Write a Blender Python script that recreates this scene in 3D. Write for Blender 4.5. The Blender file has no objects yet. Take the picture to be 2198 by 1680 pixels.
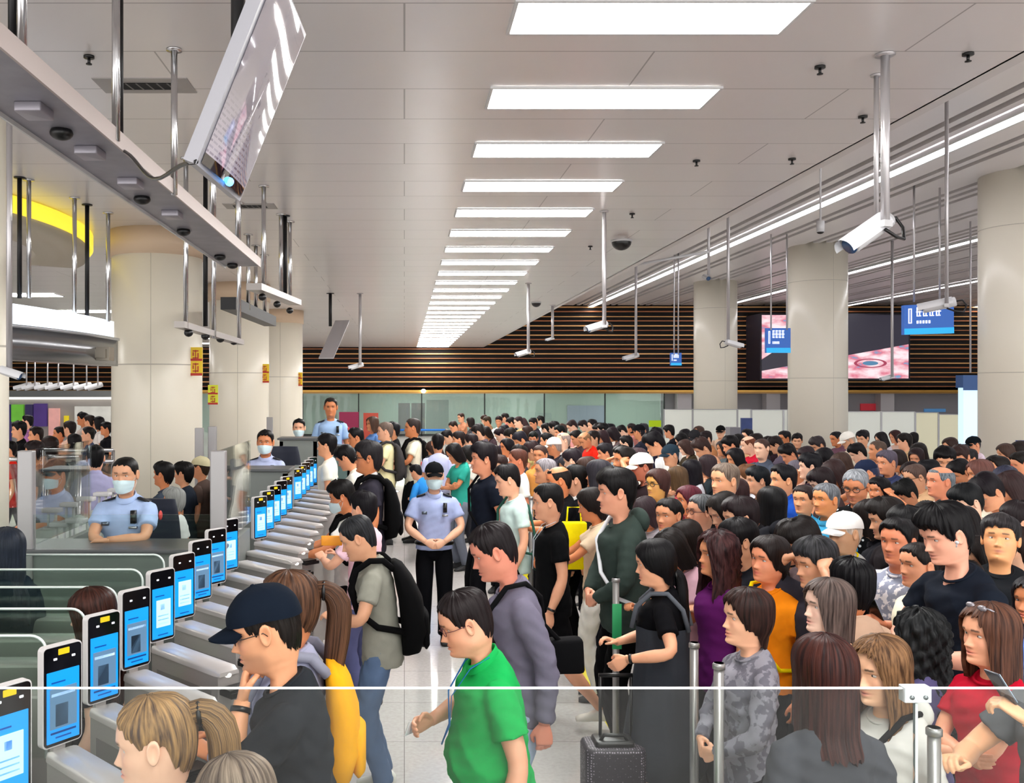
import bpy, math, random
import numpy as np
from mathutils import Vector, Matrix

random.seed(7); rng = np.random.default_rng(7)
sc = bpy.context.scene
COL = sc.collection
PI = math.pi
F = 2000.0; CX = 868.0; CY = 835.0; H = 2.42      # focal length in pixels, vanishing point, eye height

# ------------------------------------------------------------------ camera, world, exposure
cam = bpy.data.cameras.new('camera'); co = bpy.data.objects.new('camera', cam); COL.objects.link(co)
co.location = (0, 0, H); co.rotation_euler = (PI/2, 0, 0)
cam.sensor_width = 36; cam.lens = F/2198*36
cam.shift_x = (1099-CX)/2198; cam.shift_y = -(840-CY)/2198
cam.clip_start = .05; cam.clip_end = 300
sc.camera = co
w = bpy.data.worlds.new('world'); sc.world = w; w.use_nodes = True
w.node_tree.nodes['Background'].inputs[0].default_value = (1, .98, .96, 1)
w.node_tree.nodes['Background'].inputs[1].default_value = 1.3
sc.view_settings.view_transform = 'Standard'; sc.view_settings.look = 'None'
sc.view_settings.gamma = 1; sc.view_settings.use_curve_mapping = False
sc.view_settings.exposure = 1.2
sc.cycles.max_bounces = 8; sc.cycles.transparent_max_bounces = 24
sc.cycles.use_denoising = True
LAMP = 13.0                                            # strength of the ceiling panels

def W(x, y, d):
    return Vector(((x-CX)/F*d, d, H-(y-CY)/F*d))

# ------------------------------------------------------------------ materials
MATS = {}
def srgb(c):
    if isinstance(c, str):
        c = [int(c[i:i+2], 16)/255 for i in (0, 2, 4)]
        c = [v/12.92 if v <= .04045 else ((v+.055)/1.055)**2.4 for v in c]
    return (c[0], c[1], c[2], 1)

def mat(name, c, rough=.6, metal=0, emit=0, bump=0, bscale=60, spec=None, var=0):
    if 0 < emit < 3: emit *= .42
    key = (name, str(c), rough, metal, emit, bump, var)
    if key in MATS: return MATS[key]
    m = bpy.data.materials.new(name); m.use_nodes = True; nt = m.node_tree
    b = nt.nodes['Principled BSDF']; c4 = srgb(c)
    b.inputs['Base Color'].default_value = c4
    b.inputs['Roughness'].default_value = rough; b.inputs['Metallic'].default_value = metal
    if spec is not None: b.inputs['Specular IOR Level'].default_value = spec
    if emit:
        b.inputs['Emission Color'].default_value = c4; b.inputs['Emission Strength'].default_value = emit
    if bump or var:
        tc = nt.nodes.new('ShaderNodeTexCoord'); n = nt.nodes.new('ShaderNodeTexNoise')
        n.inputs['Scale'].default_value = bscale; n.inputs['Detail'].default_value = 3
        nt.links.new(tc.outputs['Object'], n.inputs['Vector'])
        if bump:
            bn = nt.nodes.new('ShaderNodeBump'); bn.inputs['Strength'].default_value = bump
            bn.inputs['Distance'].default_value = .01
            nt.links.new(n.outputs['Fac'], bn.inputs['Height']); nt.links.new(bn.outputs['Normal'], b.inputs['Normal'])
        if var:
            mx = nt.nodes.new('ShaderNodeMix'); mx.data_type = 'RGBA'
            mx.inputs[6].default_value = tuple(v*(1-var) for v in c4[:3])+(1,)
            mx.inputs[7].default_value = tuple(min(1, v*(1+var)) for v in c4[:3])+(1,)
            nt.links.new(n.outputs['Fac'], mx.inputs[0]); nt.links.new(mx.outputs[2], b.inputs['Base Color'])
    MATS[key] = m
    return m

def cloth(c, pat=None):
    key = ('cloth', c, pat)
    if key in MATS: return MATS[key]
    m = bpy.data.materials.new('fabric'); m.use_nodes = True; nt = m.node_tree; N = nt.nodes; L = nt.links
    b = N['Principled BSDF']; b.inputs['Roughness'].default_value = .9; b.inputs['Specular IOR Level'].default_value = .1
    c4 = srgb(c); lu = max(c4[:3]); kd = .5+.5*min(1, lu/.12); c4 = tuple(v*kd for v in c4[:3])+(1,); tc = N.new('ShaderNodeTexCoord')
    n = N.new('ShaderNodeTexNoise'); n.inputs['Scale'].default_value = 14; n.inputs['Detail'].default_value = 5
    L.new(tc.outputs['Object'], n.inputs['Vector'])
    bn = N.new('ShaderNodeBump'); bn.inputs['Strength'].default_value = .22; bn.inputs['Distance'].default_value = .012
    L.new(n.outputs['Fac'], bn.inputs['Height']); L.new(bn.outputs['Normal'], b.inputs['Normal'])
    mx = N.new('ShaderNodeMix'); mx.data_type = 'RGBA'
    k = .14
    mx.inputs[6].default_value = tuple(v*(1-k) for v in c4[:3])+(1,)
    mx.inputs[7].default_value = tuple(min(1, v*(1+k)) for v in c4[:3])+(1,)
    L.new(n.outputs['Fac'], mx.inputs[0]); out = mx.outputs[2]
    if pat:
        kind, c2, scale = pat
        if kind == 'dots':
            t = N.new('ShaderNodeTexVoronoi'); t.inputs['Scale'].default_value = scale
            L.new(tc.outputs['Object'], t.inputs['Vector']); src = t.outputs['Distance']; lo, hi = .22, .28
        elif kind == 'camo':
            t = N.new('ShaderNodeTexNoise'); t.inputs['Scale'].default_value = scale; t.inputs['Detail'].default_value = 3
            L.new(tc.outputs['Object'], t.inputs['Vector']); src = t.outputs['Fac']; lo, hi = .5, .54
        elif kind == 'stripe':
            t = N.new('ShaderNodeTexWave'); t.bands_direction = 'Z'; t.inputs['Scale'].default_value = scale
            L.new(tc.outputs['Object'], t.inputs['Vector']); src = t.outputs['Fac']; lo, hi = .45, .55
        r = N.new('ShaderNodeMapRange'); r.inputs[1].default_value = lo; r.inputs[2].default_value = hi
        L.new(src, r.inputs[0]); m2 = N.new('ShaderNodeMix'); m2.data_type = 'RGBA'
        L.new(r.outputs[0], m2.inputs[0]); m2.inputs[6].default_value = srgb(c2); L.new(out, m2.inputs[7])
        if kind == 'camo':
            pass
        out = m2.outputs[2]
    L.new(out, b.inputs['Base Color'])
    MATS[key] = m
    return m

def skin(c):
    key = ('skin', c)
    if key in MATS: return MATS[key]
    m = bpy.data.materials.new('skin'); m.use_nodes = True; nt = m.node_tree; N = nt.nodes; L = nt.links
    b = N['Principled BSDF']; b.inputs['Roughness'].default_value = .45; b.inputs['Specular IOR Level'].default_value = .4
    a = N.new('ShaderNodeVertexColor'); a.layer_name = 'tint'
    n = N.new('ShaderNodeTexNoise'); n.inputs['Scale'].default_value = 18; n.inputs['Detail'].default_value = 4
    tc = N.new('ShaderNodeTexCoord'); L.new(tc.outputs['Object'], n.inputs['Vector'])
    c4 = srgb(c); mx = N.new('ShaderNodeMix'); mx.data_type = 'RGBA'
    mx.inputs[6].default_value = (c4[0]*.93, c4[1]*.84, c4[2]*.80, 1); mx.inputs[7].default_value = (min(1, c4[0]*1.06), c4[1]*1.1, c4[2]*1.1, 1)
    L.new(n.outputs['Fac'], mx.inputs[0])
    m2 = N.new('ShaderNodeMix'); m2.data_type = 'RGBA'
    L.new(a.outputs['Alpha'], m2.inputs[0]); L.new(mx.outputs[2], m2.inputs[6]); L.new(a.outputs['Color'], m2.inputs[7])
    L.new(m2.outputs[2], b.inputs['Base Color'])
    MATS[key] = m
    return m

def hairmat(c, c2=None):
    key = ('hair', c, c2)
    if key in MATS: return MATS[key]
    m = bpy.data.materials.new('hair'); m.use_nodes = True; nt = m.node_tree; N = nt.nodes; L = nt.links
    b = N['Principled BSDF']; b.inputs['Roughness'].default_value = .42; b.inputs['Specular IOR Level'].default_value = .14
    uv = N.new('ShaderNodeUVMap'); uv.uv_map = 'uv'
    mp = N.new('ShaderNodeMapping'); mp.inputs['Scale'].default_value = (70, 2.2, 1)
    L.new(uv.outputs[0], mp.inputs[0])
    n = N.new('ShaderNodeTexNoise'); n.inputs['Scale'].default_value = 1; n.inputs['Detail'].default_value = 4
    L.new(mp.outputs[0], n.inputs['Vector'])
    cr = N.new('ShaderNodeMapRange'); cr.inputs[1].default_value = .35; cr.inputs[2].default_value = .68
    L.new(n.outputs['Fac'], cr.inputs[0])
    a4 = srgb(c); d4 = srgb(c2) if c2 else tuple(min(1, v*1.7+.0015) for v in a4[:3])+(1,)
    mx = N.new('ShaderNodeMix'); mx.data_type = 'RGBA'; mx.inputs[6].default_value = a4; mx.inputs[7].default_value = d4
    L.new(cr.outputs[0], mx.inputs[0]); L.new(mx.outputs[2], b.inputs['Base Color'])
    bn = N.new('ShaderNodeBump'); bn.inputs['Strength'].default_value = .7; bn.inputs['Distance'].default_value = .006
    L.new(n.outputs['Fac'], bn.inputs['Height']); L.new(bn.outputs['Normal'], b.inputs['Normal'])
    MATS[key] = m
    return m

def glassmat(name='glass', tint=(.93, .97, .96), gloss=.12, haze=0.0):
    key = ('glass', name)
    if key in MATS: return MATS[key]
    m = bpy.data.materials.new(name); m.use_nodes = True; nt = m.node_tree; N = nt.nodes; L = nt.links
    N.remove(N['Principled BSDF']); o = N['Material Output']
    t = N.new('ShaderNodeBsdfTransparent'); t.inputs[0].default_value = (*tint, 1)
    g = N.new('ShaderNodeBsdfGlossy'); g.inputs['Roughness'].default_value = .0
    f = N.new('ShaderNodeFresnel'); f.inputs[0].default_value = 1.45
    mm = N.new('ShaderNodeMath'); mm.operation = 'MULTIPLY_ADD'; mm.inputs[1].default_value = .6; mm.inputs[2].default_value = gloss*.05
    L.new(f.outputs[0], mm.inputs[0])
    x = N.new('ShaderNodeMixShader'); L.new(mm.outputs[0], x.inputs[0]); L.new(t.outputs[0], x.inputs[1]); L.new(g.outputs[0], x.inputs[2])
    out = x.outputs[0]
    if haze:
        d = N.new('ShaderNodeBsdfDiffuse'); d.inputs[0].default_value = (.8, .84, .83, 1)
        y = N.new('ShaderNodeMixShader'); y.inputs[0].default_value = haze; L.new(out, y.inputs[1]); L.new(d.outputs[0], y.inputs[2]); out = y.outputs[0]
    L.new(out, o.inputs[0])
    MATS[key] = m
    return m

STEEL = mat('brushed_steel', 'b2aeab', .38, .35, bump=.08, bscale=90)
STEELD = mat('steel_dark', '94918f', .4, .35)
CHROME = mat('polished_steel', 'c9c9cb', .18, .95)
WHITEP = mat('white_plastic', 'c4c4c6', .4)
BLACKP = mat('black_plastic', '0b0b0c', .35)
WHITEM = mat('white_paint', 'c8c8c8', .45)
GREYP = mat('grey_panel', '8d8f90', .5, .2)

# ------------------------------------------------------------------ mesh building
class G:
    def __init__(s): s.V = []; s.F = []; s.M = []; s.C = []; s.U = []; s.n = 0
    def add(s, V, Fs, mi=0, col=None, uv=None):
        V = np.asarray(V, float).reshape(-1, 3); o = s.n
        s.V.append(V); s.n += len(V)
        for f in Fs: s.F.append(tuple(int(i)+o for i in f))
        s.M += [mi]*len(Fs)
        s.C.append(np.zeros((len(V), 4)) if col is None else col)
        s.U.append(np.zeros((len(V), 2)) if uv is None else uv)
        return s
    def verts(s): return np.vstack(s.V)
    def xf(s, fn):
        s.V = [fn(v) for v in s.V]; return s
    def join(s, g, mi=None):
        o = s.n
        s.V += g.V; s.n += g.n; s.F += [tuple(i+o for i in f) for f in g.F]
        s.M += g.M if mi is None else [mi]*len(g.F); s.C += g.C; s.U += g.U
        return s
    def obj(s, name, mats, parent=None, smooth=True, tint=False, uv=False):
        me = bpy.data.meshes.new(name)
        me.from_pydata(s.verts().tolist(), [], s.F)
        if not isinstance(mats, (list, tuple)): mats = [mats]
        for m in mats: me.materials.append(m)
        if any(s.M): me.polygons.foreach_set('material_index', s.M)
        if smooth: me.polygons.foreach_set('use_smooth', [True]*len(me.polygons))
        if tint:
            a = me.color_attributes.new('tint', 'FLOAT_COLOR', 'POINT'); a.data.foreach_set('color', np.vstack(s.C).ravel())
        if uv:
            u = me.uv_layers.new(name='uv'); li = np.empty(len(me.loops), int); me.loops.foreach_get('vertex_index', li)
            u.data.foreach_set('uv', np.vstack(s.U)[li].ravel())
        me.update()
        o = bpy.data.objects.new(name, me); COL.objects.link(o)
        if parent is not None: o.parent = parent
        return o
    # shapes
    def grid(s, Pn, closed=True, cap0=False, cap1=False, mi=0, col=None, uv=None):
        n, m = Pn.shape[:2]; Fs = []
        mm = m if closed else m-1
        for i in range(n-1):
            for j in range(mm):
                k = (j+1) % m
                Fs.append((i*m+j, i*m+k, (i+1)*m+k, (i+1)*m+j))
        if cap0: Fs.append(tuple(range(m))[::-1])
        if cap1: Fs.append(tuple((n-1)*m+j for j in range(m)))
        return s.add(Pn.reshape(-1, 3), Fs, mi, col, uv)
    def box(s, x0, x1, y0, y1, z0, z1, mi=0):
        V = [(x, y, z) for z in (z0, z1) for y in (y0, y1) for x in (x0, x1)]
        return s.add(V, [(0, 2, 3, 1), (4, 5, 7, 6), (0, 1, 5, 4), (2, 6, 7, 3), (0, 4, 6, 2), (1, 3, 7, 5)], mi)
    def obox(s, o, ax, ay, az, mi=0):
        o, ax, ay, az = map(np.array, (o, ax, ay, az))
        V = [o+x*ax+y*ay+z*az for z in (0, 1) for y in (0, 1) for x in (0, 1)]
        return s.add(V, [(0, 2, 3, 1), (4, 5, 7, 6), (0, 1, 5, 4), (2, 6, 7, 3), (0, 4, 6, 2), (1, 3, 7, 5)], mi)
    def rbox(s, x0, x1, y0, y1, z0, z1, r=.02, mi=0, nr=4):
        # box with rounded vertical corners and slightly rounded rims
        def ring(e, z):
            pts = []
            for (cx, cy, a0) in ((x1-r, y1-r, 0), (x0+r, y1-r, 90), (x0+r, y0+r, 180), (x1-r, y0+r, 270)):
                for k in range(nr+1):
                    a = math.radians(a0+90*k/nr); pts.append((cx+(r-e)*math.cos(a), cy+(r-e)*math.sin(a), z))
            return pts
        q = min(r*.5, (z1-z0)*.3)
        P = np.array([ring(q, z0), ring(q*.3, z0+q*.3), ring(0, z0+q), ring(0, z1-q), ring(q*.3, z1-q*.3), ring(q, z1)])
        return s.grid(P, True, True, True, mi)
    def tube(s, pts, r, n=10, cap=True, mi=0, uv=False, up=None, flat=1.0, ridge=None, col=None):
        P = np.array([np.array(p, float) for p in pts]); K = len(P)
        r = np.interp(np.linspace(0, 1, K), np.linspace(0, 1, len(r)), r) if hasattr(r, '__len__') else np.full(K, r)
        T = np.gradient(P, axis=0); T /= np.linalg.norm(T, axis=1)[:, None]+1e-9
        u = np.array(up if up is not None else ((0, 0, 1) if abs(T[0, 2]) < .9 else (1, 0, 0)), float)
        rows = []; th = np.linspace(0, 2*PI, n, endpoint=False)
        for i in range(K):
            u = u-T[i]*u.dot(T[i]); u /= np.linalg.norm(u)+1e-9; v = np.cross(T[i], u)
            rr = r[i]*(1+(ridge[i % len(ridge)] if ridge is not None and ridge.ndim > 1 else (ridge if ridge is not None else 0)))
            rows.append(P[i]+(np.cos(th)*rr*flat)[:, None]*u+(np.sin(th)*rr)[:, None]*v)
        U = None
        if uv:
            U = np.stack(np.meshgrid(np.linspace(0, 1, n), np.linspace(0, 1, K)), -1).reshape(-1, 2)
        s.grid(np.array(rows), True, cap, cap, mi, col, U); return s
    def cyl(s, x, y, z0, z1, r, n=16, mi=0, r1=None):
        return s.tube([(x, y, z0), (x, y, z1)], [r, r if r1 is None else r1], n, True, mi)
    def ell(s, c, r, nu=12, nv=8, mi=0, col=None, R=None):
        th = np.linspace(0, 2*PI, nu, endpoint=False); ph = np.linspace(-PI/2+.12, PI/2-.12, nv)
        P = np.stack([np.cos(ph)[:, None]*np.cos(th)*r[0], np.cos(ph)[:, None]*np.sin(th)*r[1], np.sin(ph)[:, None]*np.ones(nu)*r[2]], -1)
        if R is not None: P = P @ np.array(R).T
        P = P+np.array(c)
        return s.grid(P, True, True, True, mi, None if col is None else np.tile(col, (nu*nv, 1)))

def tag(o, label, cat, group=None, kind=None):
    o['label'] = label; o['category'] = cat
    if group: o['group'] = group
    if kind: o['kind'] = kind
    return o
def struct(o): o['kind'] = 'structure'; return o
def empty(name, loc=(0, 0, 0)):
    o = bpy.data.objects.new(name, None); COL.objects.link(o); o.location = loc; return o

def remesh(g, voxel, smooth=3):
    me = bpy.data.meshes.new('t'); me.from_pydata(g.verts().tolist(), [], g.F)
    o = bpy.data.objects.new('t', me); COL.objects.link(o)
    m = o.modifiers.new('r', 'REMESH'); m.mode = 'VOXEL'; m.voxel_size = voxel
    if smooth:
        q = o.modifiers.new('s', 'SMOOTH'); q.factor = .5; q.iterations = smooth
    dg = bpy.context.evaluated_depsgraph_get(); ev = o.evaluated_get(dg); em = ev.to_mesh()
    V = np.empty(len(em.vertices)*3); em.vertices.foreach_get('co', V)
    Nn = np.empty(len(em.vertices)*3); em.vertices.foreach_get('normal', Nn)
    Fs = [tuple(p.vertices) for p in em.polygons]
    ev.to_mesh_clear(); bpy.data.objects.remove(o); bpy.data.meshes.remove(me)
    return V.reshape(-1, 3), Fs, Nn.reshape(-1, 3)

def sstep(x, a, b):
    t = np.clip((x-a)/(b-a), 0, 1); return t*t*(3-2*t)
def hermite(xs, ys, x):
    xs = np.array(xs, float); ys = np.array(ys, float); x = np.clip(x, xs[0], xs[-1])
    m = np.gradient(ys, xs); i = np.clip(np.searchsorted(xs, x)-1, 0, len(xs)-2)
    h = xs[i+1]-xs[i]; t = (x-xs[i])/h
    return (2*t**3-3*t**2+1)*ys[i]+(t**3-2*t**2+t)*h*m[i]+(-2*t**3+3*t**2)*ys[i+1]+(t**3-t**2)*h*m[i+1]

# ------------------------------------------------------------------ the head (chin at z 0, crown at z .225, facing +y)
HZ = [-.14, -.11, -.08, -.05, -.022, -.008, .002, .014, .03, .05, .07, .09, .115, .135, .16, .185, .205, .218, .2248]
HF = [.050, .034, .026, .024, .029, .052, .080, .091, .091, .088, .088, .085, .084, .091, .090, .078, .056, .033, .004]
HB = [.100, .076, .062, .058, .060, .064, .070, .075, .082, .090, .096, .101, .105, .106, .103, .094, .076, .052, .012]
HW = [.105, .066, .051, .048, .048, .050, .053, .056, .062, .067, .070, .073, .0755, .0765, .0755, .068, .053, .034, .006]
def skull(a, z, hp):
    fem = hp.get('fem', 0); ch = hp.get('chub', 0)
    f = hermite(HZ, HF, z); b = hermite(HZ, HB, z); w_ = hermite(HZ, HW, z)
    low = 1-sstep(z, .02, .08)
    w_ = w_*(1-.07*fem*low)+ch*.010*np.exp(-((z-.045)/.04)**2)
    nk = 1-sstep(z, -.03, .0)
    w_ = w_*(1-.14*fem*nk); b = b*(1-.10*fem*nk)
    n = 2.0+.35*sstep(z, .03, .1); jaw = sstep(z, -.01, .01)*(1-sstep(z, .03, .09))
    ca, sa = np.cos(a), np.sin(a)
    n2 = n-.25*jaw
    x = w_*np.sign(sa)*np.abs(sa)**(2/n2)
    y = np.where(ca > 0, f*np.abs(ca)**(2/n2), -b*np.abs(ca)**(2/n))
    return x, y
def gs(x, s): return np.exp(-(x/s)**2)
def face(a, z, hp):
    x, y = skull(a, z, hp); fr = sstep(np.cos(a), .05, .35); ax = np.abs(x)
    d = np.zeros_like(z)
    t = np.clip((.122-z)/(.122-.079), 0, 1)
    ridge = (.003+.021*t**1.25)*(1-hp.get('fem', 0)*.15)
    cut = sstep(z, .066, .076)*(1-sstep(z, .118, .135))
    wd = .0065+.0050*t
    d += ridge*cut*gs(ax, wd)
    d += .008*gs(ax-.0135, .006)*gs(z-.0755, .007)
    d -= .009*gs(ax-.031, .014)*gs(z-.117, .0105)
    d += .004*gs(ax-.028, .02)*gs(z-.137, .008)
    d += .0055*gs(ax, .018)*gs(z-.0535, .0045)+.0065*gs(ax, .015)*gs(z-.0415, .005)
    d -= .003*gs(ax, .022)*gs(z-.0475, .0018)
    d -= .004*gs(ax, .02)*gs(z-.030, .005)
    d += .004*gs(ax, .016)*gs(z-.013, .010)
    d += .003*gs(ax-.045, .014)*gs(z-.088, .016)
    return x, y+d*fr

def head_mesh(g, hp, res, xf):
    na, dz = {0: (20, 1.0), 1: (40, 1.7), 2: (76, 3.2)}[res]
    t = np.linspace(0, 1, na, endpoint=False); a = 2*PI*t-.62*np.sin(2*PI*t)
    zs = [-.14, -.11, -.08, -.05, -.03, -.015]+list(np.linspace(-.005, .15, int(17*dz)))+list(np.linspace(.158, .205, int(4*dz)))+list(.225-(.02*(1-np.linspace(.15, 1, int(3+dz)))**1.8))
    zs[-1] = .2248; zs = np.array(zs)
    A, Z = np.meshgrid(a, zs); X, Y = face(A, Z, hp); P = np.stack([X, Y, Z], -1)
    ax = np.abs(X); fr = (np.cos(A) > .1)
    col = np.zeros(P.shape[:2]+(4,))
    def paint(mask, c):
        al = np.clip(mask*fr, 0, 1)[..., None]; k = al > col[..., 3:]
        col[..., :3] = np.where(k, c, col[..., :3]); col[..., 3:] = np.where(k, al, col[..., 3:])
    if res > 0:
        lip = hp.get('lip', (.42, .12, .10))
        paint(.75*gs(ax, .021)*gs(Z-.0485, .0085)*1.15, lip)
        if hp.get('brow', 1):
            paint(.85*sstep(ax, .012, .018)*(1-sstep(ax, .042, .05))*gs(Z-(.1385+.1*(ax-.015)*(ax < .03)), .0042)*1.2, (.03, .02, .015))
        paint(.85*gs(ax, .020)*gs(Z-.0478, .0014)*1.1, (.12, .02, .02))
        paint(.7*gs(ax-.008, .004)*gs(Z-.0685, .003), (.12, .03, .02))
        paint(.55*gs(ax-.031, .017)*gs(Z-.1225, .0022), (.05, .03, .02))
        paint(.28*gs(ax-.04, .018)*gs(Z-.088, .018), (.75, .30, .22))
        if hp.get('beard'): paint(.30*(1-sstep(Z, .045, .075))*sstep(Z, -.02, .004)*sstep(np.cos(A), .05, .4)*(1-.8*gs(ax, .02)*gs(Z-.048, .010)), (.07, .05, .05))
    else:
        paint(.8*sstep(ax, .012, .018)*(1-sstep(ax, .046, .05))*gs(Z-.124, .012), (.06, .035, .03))
        paint(.5*gs(ax, .02)*gs(Z-.048, .009), (.3, .08, .07))
    h = G(); h.grid(P, True, False, True, 0, col.reshape(-1, 4))
    if res > 0:
        for sx in (-1, 1):
            ex = .0315; aa = math.asin(min(.99, (ex/.075)**1.15)); xx, yy = face(np.array([aa]), np.array([.1165]), hp)
            yy = yy[0]+.0022
            h.ell((sx*ex, yy-.006, .1165), (.0148, .0085, .0066 if not hp.get('fem') else .0074), 12, 8, 0, np.array([.62, .58, .55, 1.]))
            h.ell((sx*ex-.001*sx, yy-.0025, .1165), (.0058, .0056, .0056), 10, 6, 0, np.array([.012, .008, .006, 1.]))
    # ears
    for sx in (() if hp.get('no_ears') else (-1, 1)):
        n = 14 if res else 8
        th = np.linspace(0, 2*PI, n, endpoint=False); rows = []
        for (k, o) in ((.55, -.008), (1.0, .002), (1.05, .010), (.86, .014), (.55, .007), (.15, .005)):
            ey = -.004+k*.0165*np.cos(th)*(1+.15*np.sin(th)); ez = .112+k*.031*np.sin(th)
            wv = .0735
            rows.append(np.stack([sx*(wv+o+.25*np.maximum(0, -(ey+.004))), ey-.10*(ez-.112), ez], -1))
        h.grid(np.array(rows), True, False, True)
    h.xf(xf); g.join(h)

def hairline(deg, style):
    K = {'short': ([0, 30, 50, 66, 78, 90, 104, 118, 140, 180], [.186, .184, .170, .132, .108, .138, .126, .06, .035, .028]),
         'mop':   ([0, 30, 50, 66, 78, 90, 104, 118, 140, 180], [.166, .168, .158, .118, .100, .128, .118, .04, .018, .010]),
         'bangs': ([0, 30, 50, 60, 70, 90, 104, 118, 140, 180], [.140, .142, .140, .05, .0, -.005, -.01, -.015, -.02, -.02]),
         'bob':   ([0, 25, 42, 56, 64, 90, 104, 118, 140, 180], [.186, .180, .150, .060, .005, -.02, -.03, -.03, -.03, -.03]),
         'crop':  ([0, 25, 42, 58, 70, 88, 100, 118, 140, 180], [.180, .172, .150, .110, .080, .066, .050, .0, -.02, -.02]),
         'long':  ([0, 25, 42, 54, 62, 80, 104, 118, 140, 180], [.188, .182, .150, .060, -.10, -.20, -.26, -.28, -.29, -.29]),
         'tied':  ([0, 30, 50, 66, 78, 90, 104, 118, 140, 180], [.186, .180, .164, .140, .124, .136, .120, .06, .032, .025]),
         'lob':  ([0, 25, 42, 54, 62, 80, 104, 118, 140, 180], [.188, .182, .150, .060, -.04, -.08, -.11, -.12, -.12, -.12]),
         'horse': ([0, 30, 50, 66, 78, 90, 104, 118, 140, 180], [.205, .203, .196, .140, .112, .138, .126, .06, .035, .028])}
    x, y = K[style]; return np.interp(deg, x, y)

def hair_mesh(style, hp, res, hxf, name_parts, seed=0):
    r = np.random.default_rng(seed); g = G()
    base = {'short': ('short', .006, .019), 'neat': ('short', .003, .014), 'buzz': ('short', .0025, .005), 'mop': ('mop', .010, .024), 'bald': ('horse', .005, .003),
            'bangs': ('bangs', .014, .020), 'bob': ('bob', .014, .020), 'crop': ('crop', .011, .021), 'long': ('long', .015, .019), 'lob': ('lob', .016, .020), 'pony': ('tied', .007, .011),
            'bun': ('tied', .007, .011), 'lowpony': ('crop', .012, .018), 'curly': ('long', .026, .022), 'volume': ('mop', .011, .028)}[style]
    kind, side, top = base
    na, nt = {0: (24, 9), 1: (44, 16), 2: (96, 30)}[res]
    hang = kind in ('bangs', 'bob', 'long', 'lob')
    if kind == 'long': nt = int(nt*1.5)
    a = np.linspace(-PI, PI, na, endpoint=False); deg = np.abs(np.degrees(a))
    ph = r.uniform(0, 6, 6)
    jag = .004*np.sin(a*17+ph[0])+.003*np.sin(a*31+ph[1])+.002*np.sin(a*53+ph[2])
    zl = hairline(deg, kind)+jag*(1.0 if not hang else 1.6)
    if kind == 'horse': ztop = np.full(na, .185)
    else: ztop = np.full(na, .2249)
    t = np.linspace(0, 1, nt)[:, None]
    zz = zl+(ztop-zl)*(np.sin(t*PI/2) if not kind == 'horse' else t)
    if kind == 'long': zz = zl+(ztop-zl)*(1-(1-t)**1.5)
    A = np.tile(a, (nt, 1)); z0 = np.clip(zz, .095, 1) if hang else (np.clip(zz, .03, 1) if kind == 'crop' else zz)
    X, Y = skull(A, z0, hp)
    Tn = np.tile(t, (1, na))
    if hp.get('capped'): top = .006
    th = side+(top-side)*sstep(zz, .13, .205)
    if kind in ('short', 'mop'): th = th+.008*sstep(np.cos(A), .3, 1)*sstep(zz, .15, .2)*(style != 'buzz')*(style != 'neat')
    if not hang: th = th*np.clip(.35+Tn*6, 0, 1)
    rd = .0016 if style not in ('curly', 'mop', 'volume') else .004
    th = th+(rd*np.sin(A*23+ph[3]+Tn*3)+rd*.7*np.sin(A*41+ph[4]-Tn*2)+rd*.5*np.sin(A*67+ph[5]))*(style != 'buzz')
    if style == 'curly': th = th+.006*np.sin(zz*110+A*9)+.005*np.sin(zz*70-A*14)
    Dz = np.maximum(z0-.115, -.02)*(zz > .06)
    N = np.stack([X, Y, Dz], -1); N /= np.linalg.norm(N, axis=-1)[..., None]+1e-9
    P = np.stack([X, Y, zz], -1)+N*th[..., None]
    if kind == 'horse': P[-1] -= N[-1]*th[-1][..., None]*.9
    if hang:
        drop = np.clip(.09-zz, 0, 1)
        flare = {'long': .18, 'lob': .12, 'bob': -.25, 'bangs': -.1}[kind]
        P[..., 0] *= 1+flare*drop; P[..., 1] = np.where(P[..., 1] < 0, P[..., 1]*(1+flare*.6*drop), P[..., 1]*(1+flare*.2*drop))
        # shoulders push the hanging hair outward
        push = sstep(-zz, .05, .14)*.03
        P[..., 1] -= push*(np.cos(A) < 0)
        P[..., 1] += push*.9*(np.cos(A) > .2)
    UV = np.stack([(A+PI)/(2*PI), Tn*(2.6 if kind == 'long' else 1.0)], -1).reshape(-1, 2)
    g.grid(P, True, False, kind != 'horse', 0, None, UV)
    if hang:                                                       # inner side of the hanging hair
        k = int(nt*.6); Q = P[:k].copy(); Q[..., :2] *= .84; Q = np.concatenate([P[:1]*1.0, Q])
        g.grid(Q[::1, ::-1], True, False, False, 0, None, np.concatenate([UV[:na], UV[:na*k]]))
    g.xf(hxf); name_parts.append(('hair', g))
    n = {0: 8, 1: 14, 2: 28}[res]
    def tail(path, rad, nm='ponytail'):
        q = G(); Kp = len(path); tt = np.linspace(0, 1, 14); pp = np.array(path); xs = np.linspace(0, 1, Kp)
        Pp = np.stack([hermite(xs, pp[:, i], tt) for i in range(3)], 1)
        rg = .10*np.sin(np.arange(n)*2.4+ph[0])+.06*np.sin(np.arange(n)*5.1)
        q.tube(Pp, rad, n, True, 0, True, ridge=rg); q.xf(hxf); name_parts.append((nm, q))
    def tie(c, rr):
        q = G(); th_ = np.linspace(0, 2*PI, 13); q.tube([(c[0]+rr*math.cos(v), c[1], c[2]+rr*math.sin(v)) for v in th_], .007, 6, False); q.xf(hxf); name_parts.append(('hair_tie', q))
    if style == 'pony':
        tail([(0, -.085, .165), (0, -.135, .165), (0, -.172, .115), (0, -.168, .01), (0, -.150, -.12), (0, -.145, -.20)], [.026, .030, .040, .040, .032, .006]); tie((0, -.122, .163), .028)
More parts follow.
